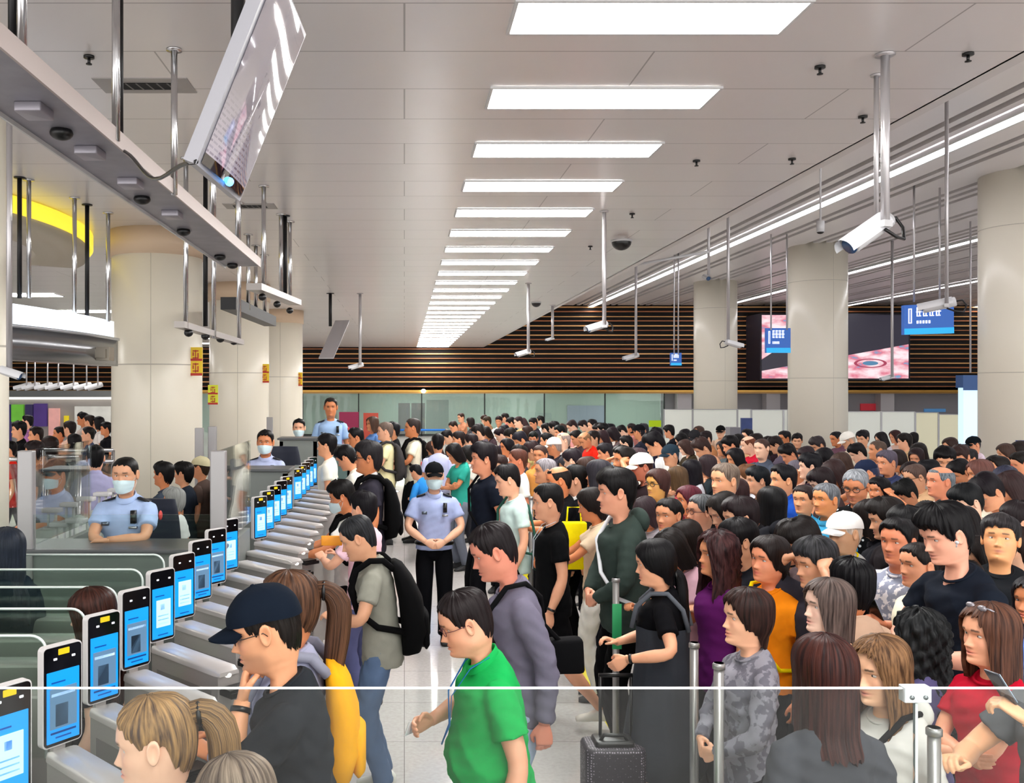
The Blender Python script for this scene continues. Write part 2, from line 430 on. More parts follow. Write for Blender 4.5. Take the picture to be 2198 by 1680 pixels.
    if style == 'lowpony':
        tail([(0, -.075, .045), (0, -.110, .03), (0, -.120, -.06), (0, -.135, -.19), (0, -.135, -.24)], [.028, .028, .032, .024, .004]); tie((0, -.098, .032), .028)
    if style == 'bun':
        q = G(); q.ell((0, -.128, .135), (.038, .030, .036), n, 10); q.xf(hxf); name_parts.append(('hair_bun', q))

# ------------------------------------------------------------------ hands
HAND = {}
def hand_geo(curl, res):
    key = (round(curl, 1), res)
    if key in HAND: return HAND[key]
    g = G(); n = 10
    rows = []; th = np.linspace(0, 2*PI, 14, endpoint=False)
    for (y, w_, t_) in ((-.02, .024, .019), (0, .026, .019), (.025, .034, .017), (.055, .041, .015), (.082, .042, .0135), (.092, .038, .011)):
        rows.append(np.stack([w_*np.sign(np.cos(th))*np.abs(np.cos(th))**.8, np.full(14, y), t_*np.sin(th)], -1))
    g.grid(np.array(rows), True, True, True)
    for i, (x, L, r) in enumerate(((.031, .070, .0088), (.0105, .079, .0090), (-.0105, .073, .0086), (-.030, .057, .0078))):
        p = np.array((x*.9, .080, 0.)); ang = .08; pts = [p.copy()]; c = curl*(1+.08*i)
        pts[0] = p-np.array((0, .02, 0)); pts.append(p.copy())
        for k, fr in enumerate((.45, .30, .25)):
            ang += c*(.9, 1.25, .9)[k]
            for q in range(2):
                p = p+np.array((x*.05, math.cos(ang), -math.sin(ang)))*L*fr*.5; pts.append(p.copy())
        g.tube(pts, [r*1.05, r*1.05, r, r, r*.97, r*.93, r*.88, r*.62], n if res else 6)
    p = np.array((.020, .012, -.006)); q = [p, np.array((.040, .034, -.012)), np.array((.052, .058, -.018-.01*curl)), np.array((.052-.014*curl, .080, -.026-.016*curl)), np.array((.046-.02*curl, .094, -.032-.02*curl))]
    g.tube(q, [.014, .0125, .0105, .0095, .0065], n if res else 6)
    if res:
        V, Fs, _ = remesh(g, .0042 if res == 2 else .006, 2); h = G(); h.add(V, Fs); g = h
    HAND[key] = g
    return g

def frame(d, nrm):
    d = np.array(d, float); d /= np.linalg.norm(d); nrm = np.array(nrm, float); nrm -= d*nrm.dot(d); nrm /= np.linalg.norm(nrm)+1e-9
    return d, nrm, np.cross(d, nrm)

def ik(S, T, l1, l2, pole):
    S, T = np.array(S, float), np.array(T, float); v = T-S; L = np.linalg.norm(v); Lm = (l1+l2)*.995
    if L > Lm: T = S+v*Lm/L; v = T-S; L = Lm
    v /= L; a = (l1*l1-l2*l2+L*L)/(2*L); h = math.sqrt(max(0, l1*l1-a*a))
    p = np.array(pole, float); p -= v*p.dot(v); p /= np.linalg.norm(p)+1e-9
    return S+v*a+p*h, T
def bendpath(A, B, C, n=5, k=.22):
    A, B, C = map(np.array, (A, B, C)); p1 = B+(A-B)*k; p2 = B+(C-B)*k
    out = [A+(p1-A)*t for t in np.linspace(0, 1, n)]
    for t in (.33, .66): out.append((1-t)**2*p1+2*t*(1-t)*B+t*t*p2)
    out += [p2+(C-p2)*t for t in np.linspace(0, 1, n+1)]
    return out

# wrist target, hand direction, palm normal (thumb-side dependent), curl; x is mirrored for the left arm
ARMS = {'chinf': ((.05, .17, 1.36), (-.15, -.05, 1), (0, -1, .1), .75, (-.2, 1, -1)),
        'down': ((.245, .05, .86), (.0, .15, -1), (-1, 0, 0), .35, (.3, -1, 0)),
        'back': ((.225, -.05, .86), (.0, .0, -1), (-1, 0, 0), .4, (.3, -1, 0)),
        'swing': ((.235, .26, .94), (-.05, .35, -1), (-1, 0, 0), .4, (.3, -1, -.2)),
        'phone': ((.085, .27, 1.10), (-.45, .75, .35), (-.3, .0, -1), .55, (1, -.3, -.6)),
        'hold': ((.11, .33, 1.18), (-.35, .75, .5), (-.6, .3, -.8), .65, (1, -.3, -.7)),
        'fwd': ((.14, .42, 1.10), (-.15, 1, .1), (-1, 0, -.1), .5, (1, -.2, -.8)),
        'clasp': ((.085, .20, 1.0), (-.85, .25, -.35), (0, -1, 0), .5, (1, -.4, 0)),
        'cross': ((-.10, .20, 1.14), (-1, .05, .15), (0, -1, .1), .35, (1, .1, -.7)),
        'strap': ((.13, .13, 1.24), (-.15, .3, .9), (0, -.8, .3), .85, (.8, -.5, -.5)),
        'chin': ((.05, .17, 1.36), (-.15, -.05, 1), (0, -1, .1), .75, (.5, .5, -1)),
        'head': ((.17, .10, 1.60), (-.7, -.5, .4), (-.3, -.6, -1), .3, (1, .3, -.3)),
        'desk': ((-.02, .36, 1.13), (-1, .12, -.05), (0, 0, -1), .3, (1, -.1, -.4))}

SKINS = ['ecab84', 'e09c74', 'd68a5e', 'f2b898', 'd2865a']
NPERS = [0]
PEOPLE = []
def person(x, y, d, face_=95, hair='short', hc='0c0a0a', hc2=None, top='tee', tc='20222a', pat=None, bot='trousers', bc='1a1b22', arms='down', armr=None,
           label=None, yaw=0, pitch=0, roll=0, lean=0, belly=0, fem=0, chub=0, glasses=None, mask=None, cap=None, capc='f2f2f2', sk=None, stride=0, sit=False,
           wid=1.0, watch=None, shoes='2a2a2c', ztop=None, group='people queueing for the gates', seed=None, beard=0, collar=None, lanyard=None, cat='person', hs=1.06, uni=False, badge=None):
    NPERS[0] += 1; seed = NPERS[0] if seed is None else seed
    r = np.random.default_rng(seed)
    res = 2 if d < 4.6 else (1 if d < 10.5 else 0)
    sk = sk or SKINS[seed % 5]
    hp = dict(fem=fem, chub=chub, beard=beard)
    if fem: hp['lip'] = (.62, .10, .10)
    topz = H-(y-CY)/F*d if ztop is None else ztop
    th0 = {'buzz': .005, 'bald': .0, 'neat': .018, 'pony': .011, 'bun': .011, 'volume': .027, 'mop': .024, 'neat': .013}.get(hair, .019)
    if cap: th0 = .022
    s = 1.0 if sit else 1.0
    rl = math.radians(lean)
    def bend(P):
        P = np.atleast_2d(P).astype(float); ang = -rl*sstep(P[:, 2], .92, 1.40); c, sn = np.cos(ang), np.sin(ang)
        dy, dz = P[:, 1], P[:, 2]-.95
        return np.stack([P[:, 0], dy*c-dz*sn, .95+dy*sn+dz*c], 1)
    chin = 1.496-.225*(hs-1)
    Rh = Matrix.Rotation(math.radians(yaw), 3, 'Z') @ Matrix.Rotation(-math.radians(pitch), 3, 'X') @ Matrix.Rotation(math.radians(roll), 3, 'Y')
    Rh = np.array(Rh); pv = np.array((0, -.02, -.005))
    def hxf(P):
        P = P*hs
        w_ = sstep(P[:, 2], -.085, .0)[:, None]
        Q = (P-pv) @ Rh.T+pv
        Q = P*(1-w_)+Q*w_
        return bend(Q+np.array((0, .012+.025*min(1, max(0, pitch)/30), chin)))
    crown = hxf(np.array([[0, 0, .225+th0], [0, -.04, .222+th0], [0, .03, .218+th0]]))
    ctr = hxf(np.array([[0, -.01, .13]]))[0]
    zc = crown[:, 2].max()
    if sit: z0 = topz-zc; s = 1.0
    else: z0 = 0; s = topz/zc
    ang = math.radians(face_)
    cosx = ctr*s; off = Vector((cosx[0], cosx[1], 0)); off.rotate(Matrix.Rotation(ang, 3, 'Z'))
    loc = Vector(((x-CX)/F*d-off.x, d-off.y, z0))
    Rm = np.array(Matrix.Rotation(ang, 3, 'Z'))
    def wl(px, py, dd): return (Rm.T @ (np.array(W(px, py, dd))-np.array(loc)))/s
    parts = []          # (name, G, material, smooth)
    hp['no_ears'] = hair in ('bob', 'long', 'lob', 'curly', 'bangs', 'crop', 'lowpony')
    body = G()
    head_mesh(body, hp, res, hxf)
    # arms
    bw = .96*wid*(1-.08*fem)
    shirt = G(); sl_len = {'tee': .62, 'polo': .62, 'uniform': .66, 'dress': .50, 'tank': 0, 'blouse': .62}.get(top, 1.0)
    armr = armr or arms; hands = []
    for sx, pose in ((1, armr), (-1, arms)):
        S = bend(np.array([[sx*.163*bw, -.012, 1.372]]))[0]
        px = None
        if isinstance(pose, (tuple, list)): px = pose; pose = pose[0]
        T, hd, pn, curl, pole = ARMS[pose]
        T = bend(np.array([[sx*T[0]*(bw if T[0] > .2 else 1), T[1]+belly*.6*(T[1] > .1), T[2]]]))[0]; hd = np.array((sx*hd[0], hd[1], hd[2])); pn = np.array((sx*pn[0], pn[1], pn[2])); pole = (sx*pole[0], pole[1], pole[2])
        if pose == 'cross' and sx == -1: T = T+np.array((0, .035, -.035))
        if pose == 'desk' and sx == -1: T = T+np.array((0, -.05, .05))
        if px: T = wl(*px[1:4])
        E, T = ik(S, T, .285, .255, pole)
        if px: hd = (T-E)*.8+hd*.1
        path = bendpath(S, E, T)
        kf = 1-.13*fem+.25*max(0, wid-1)
        n = {0: 8, 1: 12, 2: 18}[res]
        body.tube(path, np.array([.030, .040, .044, .043, .040, .037, .036, .038, .040, .037, .032, .027, .0245])*kf, n)
        D, Nn, Sd = frame(hd, pn)
        hg = hand_geo(curl, res if res < 2 or d < 4 else 1)
        B = np.stack([Sd*sx, D, -Nn], 1)           # local x (thumb side), y fingers, z back of hand
        hk = .96-.08*fem
        hv = [T+(v*hk) @ B.T for v in hg.V]; hh = G()
        flip = np.linalg.det(B) < 0
        for v in hv: pass
        hh.V = hv; hh.F = [f[::-1] for f in hg.F] if flip else hg.F; hh.M = hg.M; hh.C = hg.C; hh.U = hg.U; hh.n = hg.n
        body.join(hh); hands.append((T, D, Nn, E))
        if watch == sx:
            q = G(); c0 = T-(T-E)/np.linalg.norm(T-E)*.025; dr = (T-E)/np.linalg.norm(T-E)
            q.tube([c0-dr*.008, c0+dr*.008], .031*kf, 12); parts.append(('wrist_band', q, BLACKP))
        if sl_len > 0:
            # sleeve follows the arm
            PA = np.array(path); seg = np.linalg.norm(np.diff(PA, axis=0), axis=1); cum = np.concatenate([[0], np.cumsum(seg)])
            Lt = .285*sl_len if sl_len < 1 else cum[-1]-.01
            ts = np.linspace(-.0, Lt, 7 if sl_len < 1 else 14)
            Q = np.stack([np.interp(ts, cum, PA[:, i]) for i in range(3)], 1)
            Q[0] -= np.array((sx*.035, 0, .004))
            if sl_len < 1: rad = np.array([.050, .060, .063, .063, .063, .065, .068])*(kf+.03)
            else: rad = np.array([.050, .060, .063, .061, .059, .056, .054, .053, .053, .051, .047, .043, .040, .038])*(kf+.05)
            shirt.tube(Q, rad, 8 if res == 0 else 16)
    # torso
    fb = belly; jk = {'jacket': .015, 'hoodie': .018}.get(top, 0)+(.004 if top in ('polo', 'uniform') else 0)
    hem = .80 if top not in ('uniform', 'dress') else (.93 if top == 'uniform' else .50)
    if top == 'long': hem = .82
    rows = [(hem, .178, .122, .140), (.90, .178, .122, .142), (.98, .168, .118, .128), (1.06, .154-.015*fem, .113, .108), (1.15, .155-.012*fem, .115, .112), (1.24, .164-.006*fem, .123+.018*fem, .120), (1.31, .170, .122+.012*fem, .122), (1.36, .172, .105, .115), (1.386, .154, .085, .100), (1.408, .120, .064, .087), (1.424, .084, .052, .074), (1.438, .060, .044, .064)]
    if top == 'dress': rows = [(.52, .25, .20, .20), (.62, .235, .185, .19), (.75, .215, .16, .17), (.86, .20, .135, .15)]+rows[2:]
    if top == 'uniform': rows = rows[1:]
    n = {0: 12, 1: 24, 2: 36}[res]; th = np.linspace(0, 2*PI, n, endpoint=False); R = []
    for (z, w_, f_, b_) in rows:
        ez = 2.35; c_, s_ = np.cos(th), np.sin(th); bl = fb*math.exp(-((z-1.06)/.14)**2)
        k = 1 if z > 1.4 else bw
        X_ = (w_*k+jk+.4*bl)*np.sign(s_)*np.abs(s_)**(2/ez); Y_ = np.where(c_ > 0, f_+jk+bl, b_+jk)*np.sign(c_)*np.abs(c_)**(2/ez)
        R.append(np.stack([X_, Y_, z-.48*Y_*sstep(z, 1.35, 1.42)], -1))
    tg = G(); tg.grid(np.array(R), True, True, True); tg.xf(bend); shirt.join(tg)
    # a slimmer torso of the body itself under the clothes
    R2 = [np.stack([r_[:, 0]*.80, r_[:, 1]*.78, r_[:, 2]-.02], -1) for r_ in R if r_[0, 2] > .95]
    tb = G(); tb.grid(np.array(R2), True, True, True); tb.xf(bend); body.join(tb)
    cm = cloth(tc, pat)
    if res >= 1:
        V, Fs, Nn = remesh(shirt, .011 if res == 2 else .016, 4 if res == 2 else 3)
        ph = r.uniform(0, 6, 6); X_, Y_, Z_ = V.T
        amp = .0062 if res == 2 else .004
        side = np.sign(X_)*(np.abs(X_)); u1 = Z_*55+np.abs(X_)*38+2.5*np.sin(Y_*14+ph[1])+1.5*np.sin(Z_*9+ph[0])
        u2 = Z_*34-X_*46+2.6*np.sin(Y_*16+ph[2]); u3 = Z_*95+X_*40+3*np.sin(Y_*25+ph[3])
        rdg = lambda u: 1-2*np.abs(np.sin(u*.5))**.8
        wv = .75*rdg(u1)*(.45+.55*np.sin(Z_*11+X_*7+ph[4]))+.6*rdg(u2)*(.4+.6*np.sin(Z_*8-Y_*12+ph[5]))+.35*np.sin(u3)
        low = 1-.55*sstep(Z_, 1.28, 1.42)
        V = V+Nn*(amp*wv*low)[:, None]
        shirt = G(); shirt.add(V, Fs)
    nm = {'dress': 'dress', 'jacket': 'jacket', 'hoodie': 'hooded_jacket', 'uniform': 'uniform_shirt', 'long': 'long_sleeved_shirt'}.get(top, 'shirt')
    if res >= 1:                                        # neckline rim or collar
        q = G(); tt = np.linspace(0, 2*PI, 25)
        cr = .066
        if top in ('polo', 'uniform'):
            rw = []
            for (dz, k) in ((-.012, 1.12), (.006, 1.10), (.026, .98), (.024, .92), (.0, .96)):
                rw.append(np.stack([cr*k*np.sin(tt[:-1]), np.where(np.cos(tt[:-1]) > 0, .058, .066)*k*np.cos(tt[:-1])+.004, 1.436+dz-.030*np.cos(tt[:-1])], -1))
            q.grid(np.array(rw), True); q.xf(bend)
        else:
            q.tube(bend(np.stack([cr*np.sin(tt), .062*np.cos(tt), 1.432-.030*np.cos(tt)], 1)), .0065, 8, False)
        parts.append(('collar', q, cloth(collar) if collar else cm))
    parts.append((nm, shirt, cm))
    if top == 'hoodie' and res >= 1:
        q = G(); q.ell((0, -.115, 1.43), (.11, .055, .075), 18, 10); q.xf(bend); parts.append(('hood', q, cm))
    # legs
    nl = {0: 8, 1: 14, 2: 18}[res]; lw = wid
    tr = G(); ll = {'trousers': 1, 'jeans': 1, 'shorts': .45, 'skirt': .0, 'none': 0}[bot]
    feet = []
    if sit: LG = [((.10*s_, .0, .93), (.11*s_, .42, .95), (.11*s_, .40, .55)) for s_ in (1, -1)]
    else:
        LG = []
        for s_ in (1, -1):
            st = stride*s_; an = (.10*s_, st*.5-.02, .09+(.07 if st < -.2 else 0))
            kn, an2 = ik((.092*s_, 0, .90), an, .42, .42, (0, 1, 0)); LG.append(((.092*s_, 0, .92), tuple(kn), tuple(an2)))
    for (hpj, kn, an) in LG:
        path = bendpath(hpj, kn, an, 5, .2)
        body.tube(path, np.array([.050, .060, .064, .060, .055, .050, .050, .053, .054, .048, .040, .036, .036])*lw**.5, nl)
        if ll:
            PA = np.array(path); cum = np.concatenate([[0], np.cumsum(np.linalg.norm(np.diff(PA, axis=0), axis=1))])
            ts = np.linspace(0, cum[-1]*ll, 12); Q = np.stack([np.interp(ts, cum, PA[:, i]) for i in range(3)], 1)
            if ll == 1: rad = np.array([.070, .080, .086, .084, .078, .073, .070, .068, .066, .064, .062, .064])
            else: rad = np.interp(np.arange(12), [0, 3, 11], [.070, .085, .104])
            tr.tube(Q, rad*lw**.5, nl)
        # shoe
        fo = G(); secs = [(-.075, .030, .0, .06), (-.055, .036, .0, .085), (-.01, .037, .0, .095), (.04, .040, .0, .080), (.09, .046, .0, .055), (.14, .045, .0, .043), (.175, .030, .0, .030)]
        rw = []; tt = np.linspace(0, 2*PI, 12, endpoint=False)
        for (yy, ww, zb, zt) in secs:
            rw.append(np.stack([ww*np.cos(tt), np.full(12, yy), (zt+zb)/2+(zt-zb)/2*np.sign(np.sin(tt))*np.abs(np.sin(tt))**.7], -1))
        fo.grid(np.array(rw), True, True, True)
        fz = an[2]-.09
        fo.xf(lambda P, an=an, fz=fz: P+np.array((an[0], an[1], fz)))
        feet.append(fo)
    if ll:
        pel = G(); Rr = []
        for (z, w_, f_, b_) in ((.80, .15, .088, .098), (.86, .158, .096, .110), (.93, .154, .096, .110), (.99, .142, .090, .096)):
            Rr.append(np.stack([(w_+.02*(wid-1)/.1*.3)*np.sin(th), np.where(np.cos(th) > 0, f_+.3*belly, b_)*np.cos(th), np.full(n, z)], -1))
        if sit: Rr = [x_*np.array((1, 1, 1)) for x_ in Rr[1:]]
        pel.grid(np.array(Rr), True, True, True); tr.join(pel)
        if res >= 1 and (d < 8):
            V, Fs, Nn = remesh(tr, .014, 3); X_, Y_, Z_ = V.T
            V = V+Nn*(.003*np.sin(Z_*55+3*np.sin(X_*30)+2*np.sin(Y_*25)))[:, None]; tr = G(); tr.add(V, Fs)
        parts.append(({'jeans': 'jeans', 'shorts': 'shorts'}.get(bot, 'trousers'), tr, cloth(bc)))
    if bot == 'skirt': pass
    for fo in feet: parts.append(('shoe', fo, mat('shoe', shoes, .6)))
    # hair and headwear
    hpz = []
    hm = hairmat(hc, hc2)
    if cap:
        hp['capped'] = 1
        hst = {'pony': 'pony', 'long': 'long', 'lob': 'lob', 'bob': 'bob'}.get(hair, 'neat')
        hair_mesh(hst if hst != 'neat' else 'neat', hp, res, hxf, hpz, seed)
        q = G(); nA = {0: 20, 1: 36, 2: 60}[res]; a = np.linspace(-PI, PI, nA, endpoint=False); rw = []
        cz = .150
        for t_ in np.linspace(0, 1, 8 + 4*res):
            zl_ = cz-.010*np.cos(a)*0-.02*(np.cos(a) < 0)*np.abs(np.cos(a)); zz = zl_+(.2249-zl_)*math.sin(t_*PI/2)
            X_, Y_ = skull(a, zz, hp); N_ = np.stack([X_, Y_, np.maximum(zz-.13, 0)], -1); N_ /= np.linalg.norm(N_, axis=1)[:, None]
            off_ = .012+.009*t_+.0012*(np.abs(np.sin(a*3)) < .12)
            rw.append(np.stack([X_, Y_, zz], -1)+N_*np.array(off_).reshape(-1, 1))
        q.grid(np.array(rw), True, False, True)
        bt = [(t_, u_) for t_ in np.linspace(0, 1, 6) for u_ in np.linspace(-1, 1, 15)]
        for side_ in (0, -.005):
            B_ = np.array([(u_*.073*(1-.25*t_*t_), (.085*math.sqrt(max(0, 1-(u_*.8)**2))+.008)+t_*.072*math.sqrt(max(.02, 1-u_*u_*.85)), cz+.004-t_*.020-.020*u_*u_+side_) for (t_, u_) in bt]).reshape(6, 15, 3)
            if cap == 'bucket': pass
            q.grid(B_ if side_ == 0 else B_[:, ::-1], False)
        if True:
            q.ell((0, 0, .2465), (.007, .007, .004), 8, 5)
        q.xf(hxf); hpz.append(('cap', q))
    elif hair != 'none':
        hair_mesh(hair, hp, res, hxf, hpz, seed)
    for (nm_, q) in hpz:
        parts.append((nm_, q, {'hair_tie': BLACKP, 'cap': cloth(capc)}.get(nm_, hm)))
    if glasses:
        q = G()
        for sx in (-1, 1):
            tt = np.linspace(0, 2*PI, 17)
            q.tube([(sx*.033+.023*math.cos(v), .094-.006*abs(math.cos(v)*sx+1)*.6, .116+.017*math.sin(v)) for v in tt], .0016 if res == 2 else .0024, 6, False)
            q.tube([(sx*.056, .090, .119), (sx*.078, .06, .120), (sx*.083, .0, .121), (sx*.080, -.012, .105)], .0014 if res == 2 else .0024, 6)
        q.tube([(-.010, .098, .117), (0, .103, .119), (.010, .098, .117)], .0016, 6)
        q.xf(hxf); parts.append(('glasses', q, mat('glasses_frame', '14100f' if glasses == 1 else glasses, .3)))
    if mask:
        a = np.linspace(-1.25, 1.25, 19); z = np.linspace(.0, .092, 11); A, Z = np.meshgrid(a, z)
        X_, Y_ = face(A, Z, dict(hp)); N_ = np.stack([X_, Y_*1.1, 0*X_], -1); N_ /= np.linalg.norm(N_, axis=-1)[..., None]
        e = 1-np.abs((Z-.046)/.046)**3; Zs = .046+(Z-.046)*(1-.32*(np.abs(A)/1.25)**2)
        Yc = np.maximum(Y_, (.088+.020*np.cos(A)**4*e)*np.cos(A)*1.0)
        P = np.stack([X_, Yc, Zs], -1)+N_*(.004+.003*np.sin(Z*210)[..., None]*.25+.003)
        q = G(); q.grid(P, False); q.grid((P-N_*.002)[:, ::-1], False)
        for sx in (-1, 1):
            for zz in (.012, .078):
                q.tube([(sx*.064, .045, zz), (sx*.076, .01, (zz+.11)/2), (sx*.080, -.012, .112)], .0013, 5)
        q.xf(hxf); parts.append(('face_mask', q, mat('mask_fabric', 'cfe6ec' if mask == 1 else mask, .8)))
    if lanyard:
        q = G(); q.tube(bend(np.array([(-.065, -.02, 1.465), (-.055, .06+.0, 1.43), (-.035, .128+belly*.2, 1.33), (-.01, .132+belly*.45, 1.20), (.0, .136+belly*.85, 1.12)])), .006, 6, flat=.3)
        q.tube(bend(np.array([(.065, -.02, 1.465), (.055, .06, 1.43), (.035, .128+belly*.2, 1.33), (.01, .132+belly*.45, 1.20), (.0, .136+belly*.85, 1.12)])), .006, 6, flat=.3)
        parts.append(('lanyard', q, cloth(lanyard)))
    if uni:
        yf = .150
        def patch(nm_, x0, x1, z0_, z1_, m_, dep=.012, yy=yf):
            q = G(); q.rbox(x0, x1, 0, 1, 0, 1, .001) if False else q.box(x0, x1, yy-.02, yy+dep, z0_, z1_); q.xf(bend); parts.append((nm_, q, m_))
        patch('radio', -.115, -.080, 1.27, 1.36, BLACKP, .015, .132)
        patch('name_plate', -.125, -.070, 1.235, 1.25, mat('silver_plate', 'b9bfc6', .3, .8), .004)
        patch('police_badge', .075, .125, 1.255, 1.28, mat('badge_metal', '6b7684', .3, .8), .004)
        for sx in (-1, 1):
            q = G(); q.obox((sx*.085, -.03, 1.425), (sx*.085, 0, -.028), (0, .055, 0), (0, 0, .014)); q.xf(bend); parts.append(('shoulder_board', q, mat('dark_cloth', '0e1118', .7)))
        q = G(); q.ell((-.245*bw, -.0, 1.31), (.012, .028, .034), 12, 8); q.xf(bend); parts.append(('sleeve_patch', q, mat('patch', badge or 'd0403a', .6)))
        q = G(); tt = np.linspace(0, 2*PI, 25); q.tube([(.172*math.sin(v), .118*math.cos(v), .965) for v in tt], .020, 8, False, up=(0, 0, 1), flat=1.0); parts.append(('belt', q, BLACKP))
    for (nm_, q, m_) in parts: q.V = [v*s for v in q.V]
    body.V = [v*s for v in body.V]
    root = body.obj('person', skin(sk), None, True, tint=True)
    root.location = loc; root.rotation_euler = (0, 0, ang)
    if label: tag(root, label, cat, group)
    for (nm_, q, m_) in parts:
        o = q.obj(nm_, m_, root, True, uv=nm_ in ('hair', 'ponytail', 'hair_bun'))
    hw = [Vector(Rm @ (h[0]*s))+loc for h in hands]
    info = dict(root=root, s=s, loc=loc, ang=ang, hands=hw, dirs=[Vector(Rm @ h[1]) for h in hands], bend=bend, d=d, belly=belly)
    PEOPLE.append((loc.x, loc.y, x, y, d))
    return info

# things people carry (top-level things, placed in the wearer's frame)
def worn(info, build, name, label, cat, group=None):
    """build(add) receives add(part_name, G, material); first part is the root"""
    root = empty(name); root.location = info['loc']; root.rotation_euler = (0, 0, info['ang'])
    tag(root, label, cat, group)
    def add(nm, g, m, raw=False):
        if not raw: g.xf(info['bend'])
        g.V = [v*info['s'] for v in g.V]; return g.obj(nm, m, root)
    build(add)
    return root
def backpack(info, c, label, big=1.0, strap=None, y0=-.125):
    def b(add):
        g = G(); rw = []; tt = np.linspace(0, 2*PI, 24, endpoint=False)
        for (z, w_, dp) in ((.0, .10, .05), (.02, .14, .10), (.12, .155, .135), (.26, .150, .125), (.36, .135, .095), (.43, .105, .06), (.455, .06, .03)):
            z = 1.42-(.455-z)*big; w_ *= big; dp *= big
            rw.append(np.stack([w_*np.sign(np.sin(tt))*np.abs(np.sin(tt))**.7, y0-dp*.5-.5*dp*np.sign(np.cos(tt))*np.abs(np.cos(tt))**.7, np.full(24, z)], -1))
        g.grid(np.array(rw), True, True, True); add('bag_body', g, cloth(c))
        g = G(); rw = []
        for (z, w_, dp) in ((.03, .09, .02), (.05, .11, .05), (.18, .11, .05), (.20, .08, .02)):
            z = 1.42-(.455-z)*big
            rw.append(np.stack([w_*big*np.sign(np.sin(tt))*np.abs(np.sin(tt))**.7, y0-.125*big-.5*dp*np.sign(np.cos(tt))*np.abs(np.cos(tt))**.7, np.full(24, z)], -1))
        g.grid(np.array(rw), True, True, True); add('front_pocket', g, cloth(c))
        for sx in (-1, 1):
            g = G(); g.tube([(sx*.09, y0-.01, 1.38), (sx*.105, -.08, 1.445), (sx*.11, .0, 1.455), (sx*.115, .09, 1.41), (sx*.125, .145, 1.30), (sx*.15, .13, 1.16), (sx*.165, .02, 1.06), (sx*.13, y0-.02, 1.02)], .02, 8, up=(1, 0, 0), flat=1.0)
            add('shoulder_strap', g, cloth(strap or c))
    return worn(info, b, 'backpack', label, 'backpack')
def sling(info, c, label, side=1, size=(.26, .10, .20), zc=.98, y=-.17, strapc=None, name='shoulder_bag', x=None):
    def b(add):
        g = G(); x0 = side*.17 if x is None else x
        g.rbox(x0-size[0]/2, x0+size[0]/2, y-size[1]/2, y+size[1]/2, zc-size[2], zc, .03); add('bag_body', g, cloth(c))
        g = G(); P = [(x0, y, zc-.02), (side*.12, -.14, 1.2), (-side*.02, -.13, 1.36), (-side*.10, -.06, 1.45), (-side*.105, .03, 1.445), (-side*.06, .13, 1.33), (side*.06, .155, 1.15), (side*.17, .10, 1.02), (x0, y+.02, zc-.03)]
        g.tube(P, .012, 8, False, up=(1, 0, 0)); add('strap', g, cloth(strapc or c))
    return worn(info, b, name, label, 'bag')
def phone(info, i, label, c='101114', k=1.0):
    T = info['hands'][i]; D = info['dirs'][i]; p = T+D*.085*info['s']
    g = G(); g.rbox(-.037*k, .037*k, -.004, .004, -.075*k, .075*k, .004)
    o = g.obj('mobile_phone', mat('phone', c, .25)); o.location = p+Vector((0, 0, .045)); o.rotation_euler = (math.radians(-35), 0, info['ang']); tag(o, label, 'phone')
    q = G(); q.box(-.034*k, .034*k, -.0055, -.0042, -.07*k, .07*k); q.obj('screen', mat('phone_screen', 'a8c4dc', .2, emit=.6), o)
    return o

# ================================================================== THE HALL
HM = 2.16; ZC = H+HM                # main dropped ceiling above the eye / its height
HR = 4.32; ZR = H+HR                # higher slatted ceiling on the right
WY = 48.0                           # back wall
EDGE = 1.84*HM                      # right edge of the dropped ceiling
CXL = -3.42                         # column line on the left
CXR = 12.55

# ---- procedural setting materials
def floor_mat():
    m = bpy.data.materials.new('polished_stone_floor'); m.use_nodes = True; nt = m.node_tree; N = nt.nodes; L = nt.links; b = N['Principled BSDF']
    tc = N.new('ShaderNodeTexCoord'); br = N.new('ShaderNodeTexBrick'); br.offset = 0; br.inputs['Scale'].default_value = 1
    br.inputs['Brick Width'].default_value = .8; br.inputs['Row Height'].default_value = .8; br.inputs['Mortar Size'].default_value = .003
    br.inputs['Color1'].default_value = srgb('c6c2bf'); br.inputs['Color2'].default_value = srgb('cbc7c4'); br.inputs['Mortar'].default_value = srgb('8f8c8a')
    L.new(tc.outputs['Object'], br.inputs['Vector'])
    n = N.new('ShaderNodeTexNoise'); n.inputs['Scale'].default_value = 35; n.inputs['Detail'].default_value = 6; L.new(tc.outputs['Object'], n.inputs['Vector'])
    mx = N.new('ShaderNodeMix'); mx.data_type = 'RGBA'; mx.blend_type = 'OVERLAY'; mx.inputs[0].default_value = .25
    L.new(br.outputs['Color'], mx.inputs[6]); L.new(n.outputs['Fac'], mx.inputs[7]); L.new(mx.outputs[2], b.inputs['Base Color'])
    b.inputs['Roughness'].default_value = .11; b.inputs['Specular IOR Level'].default_value = .85
    return m
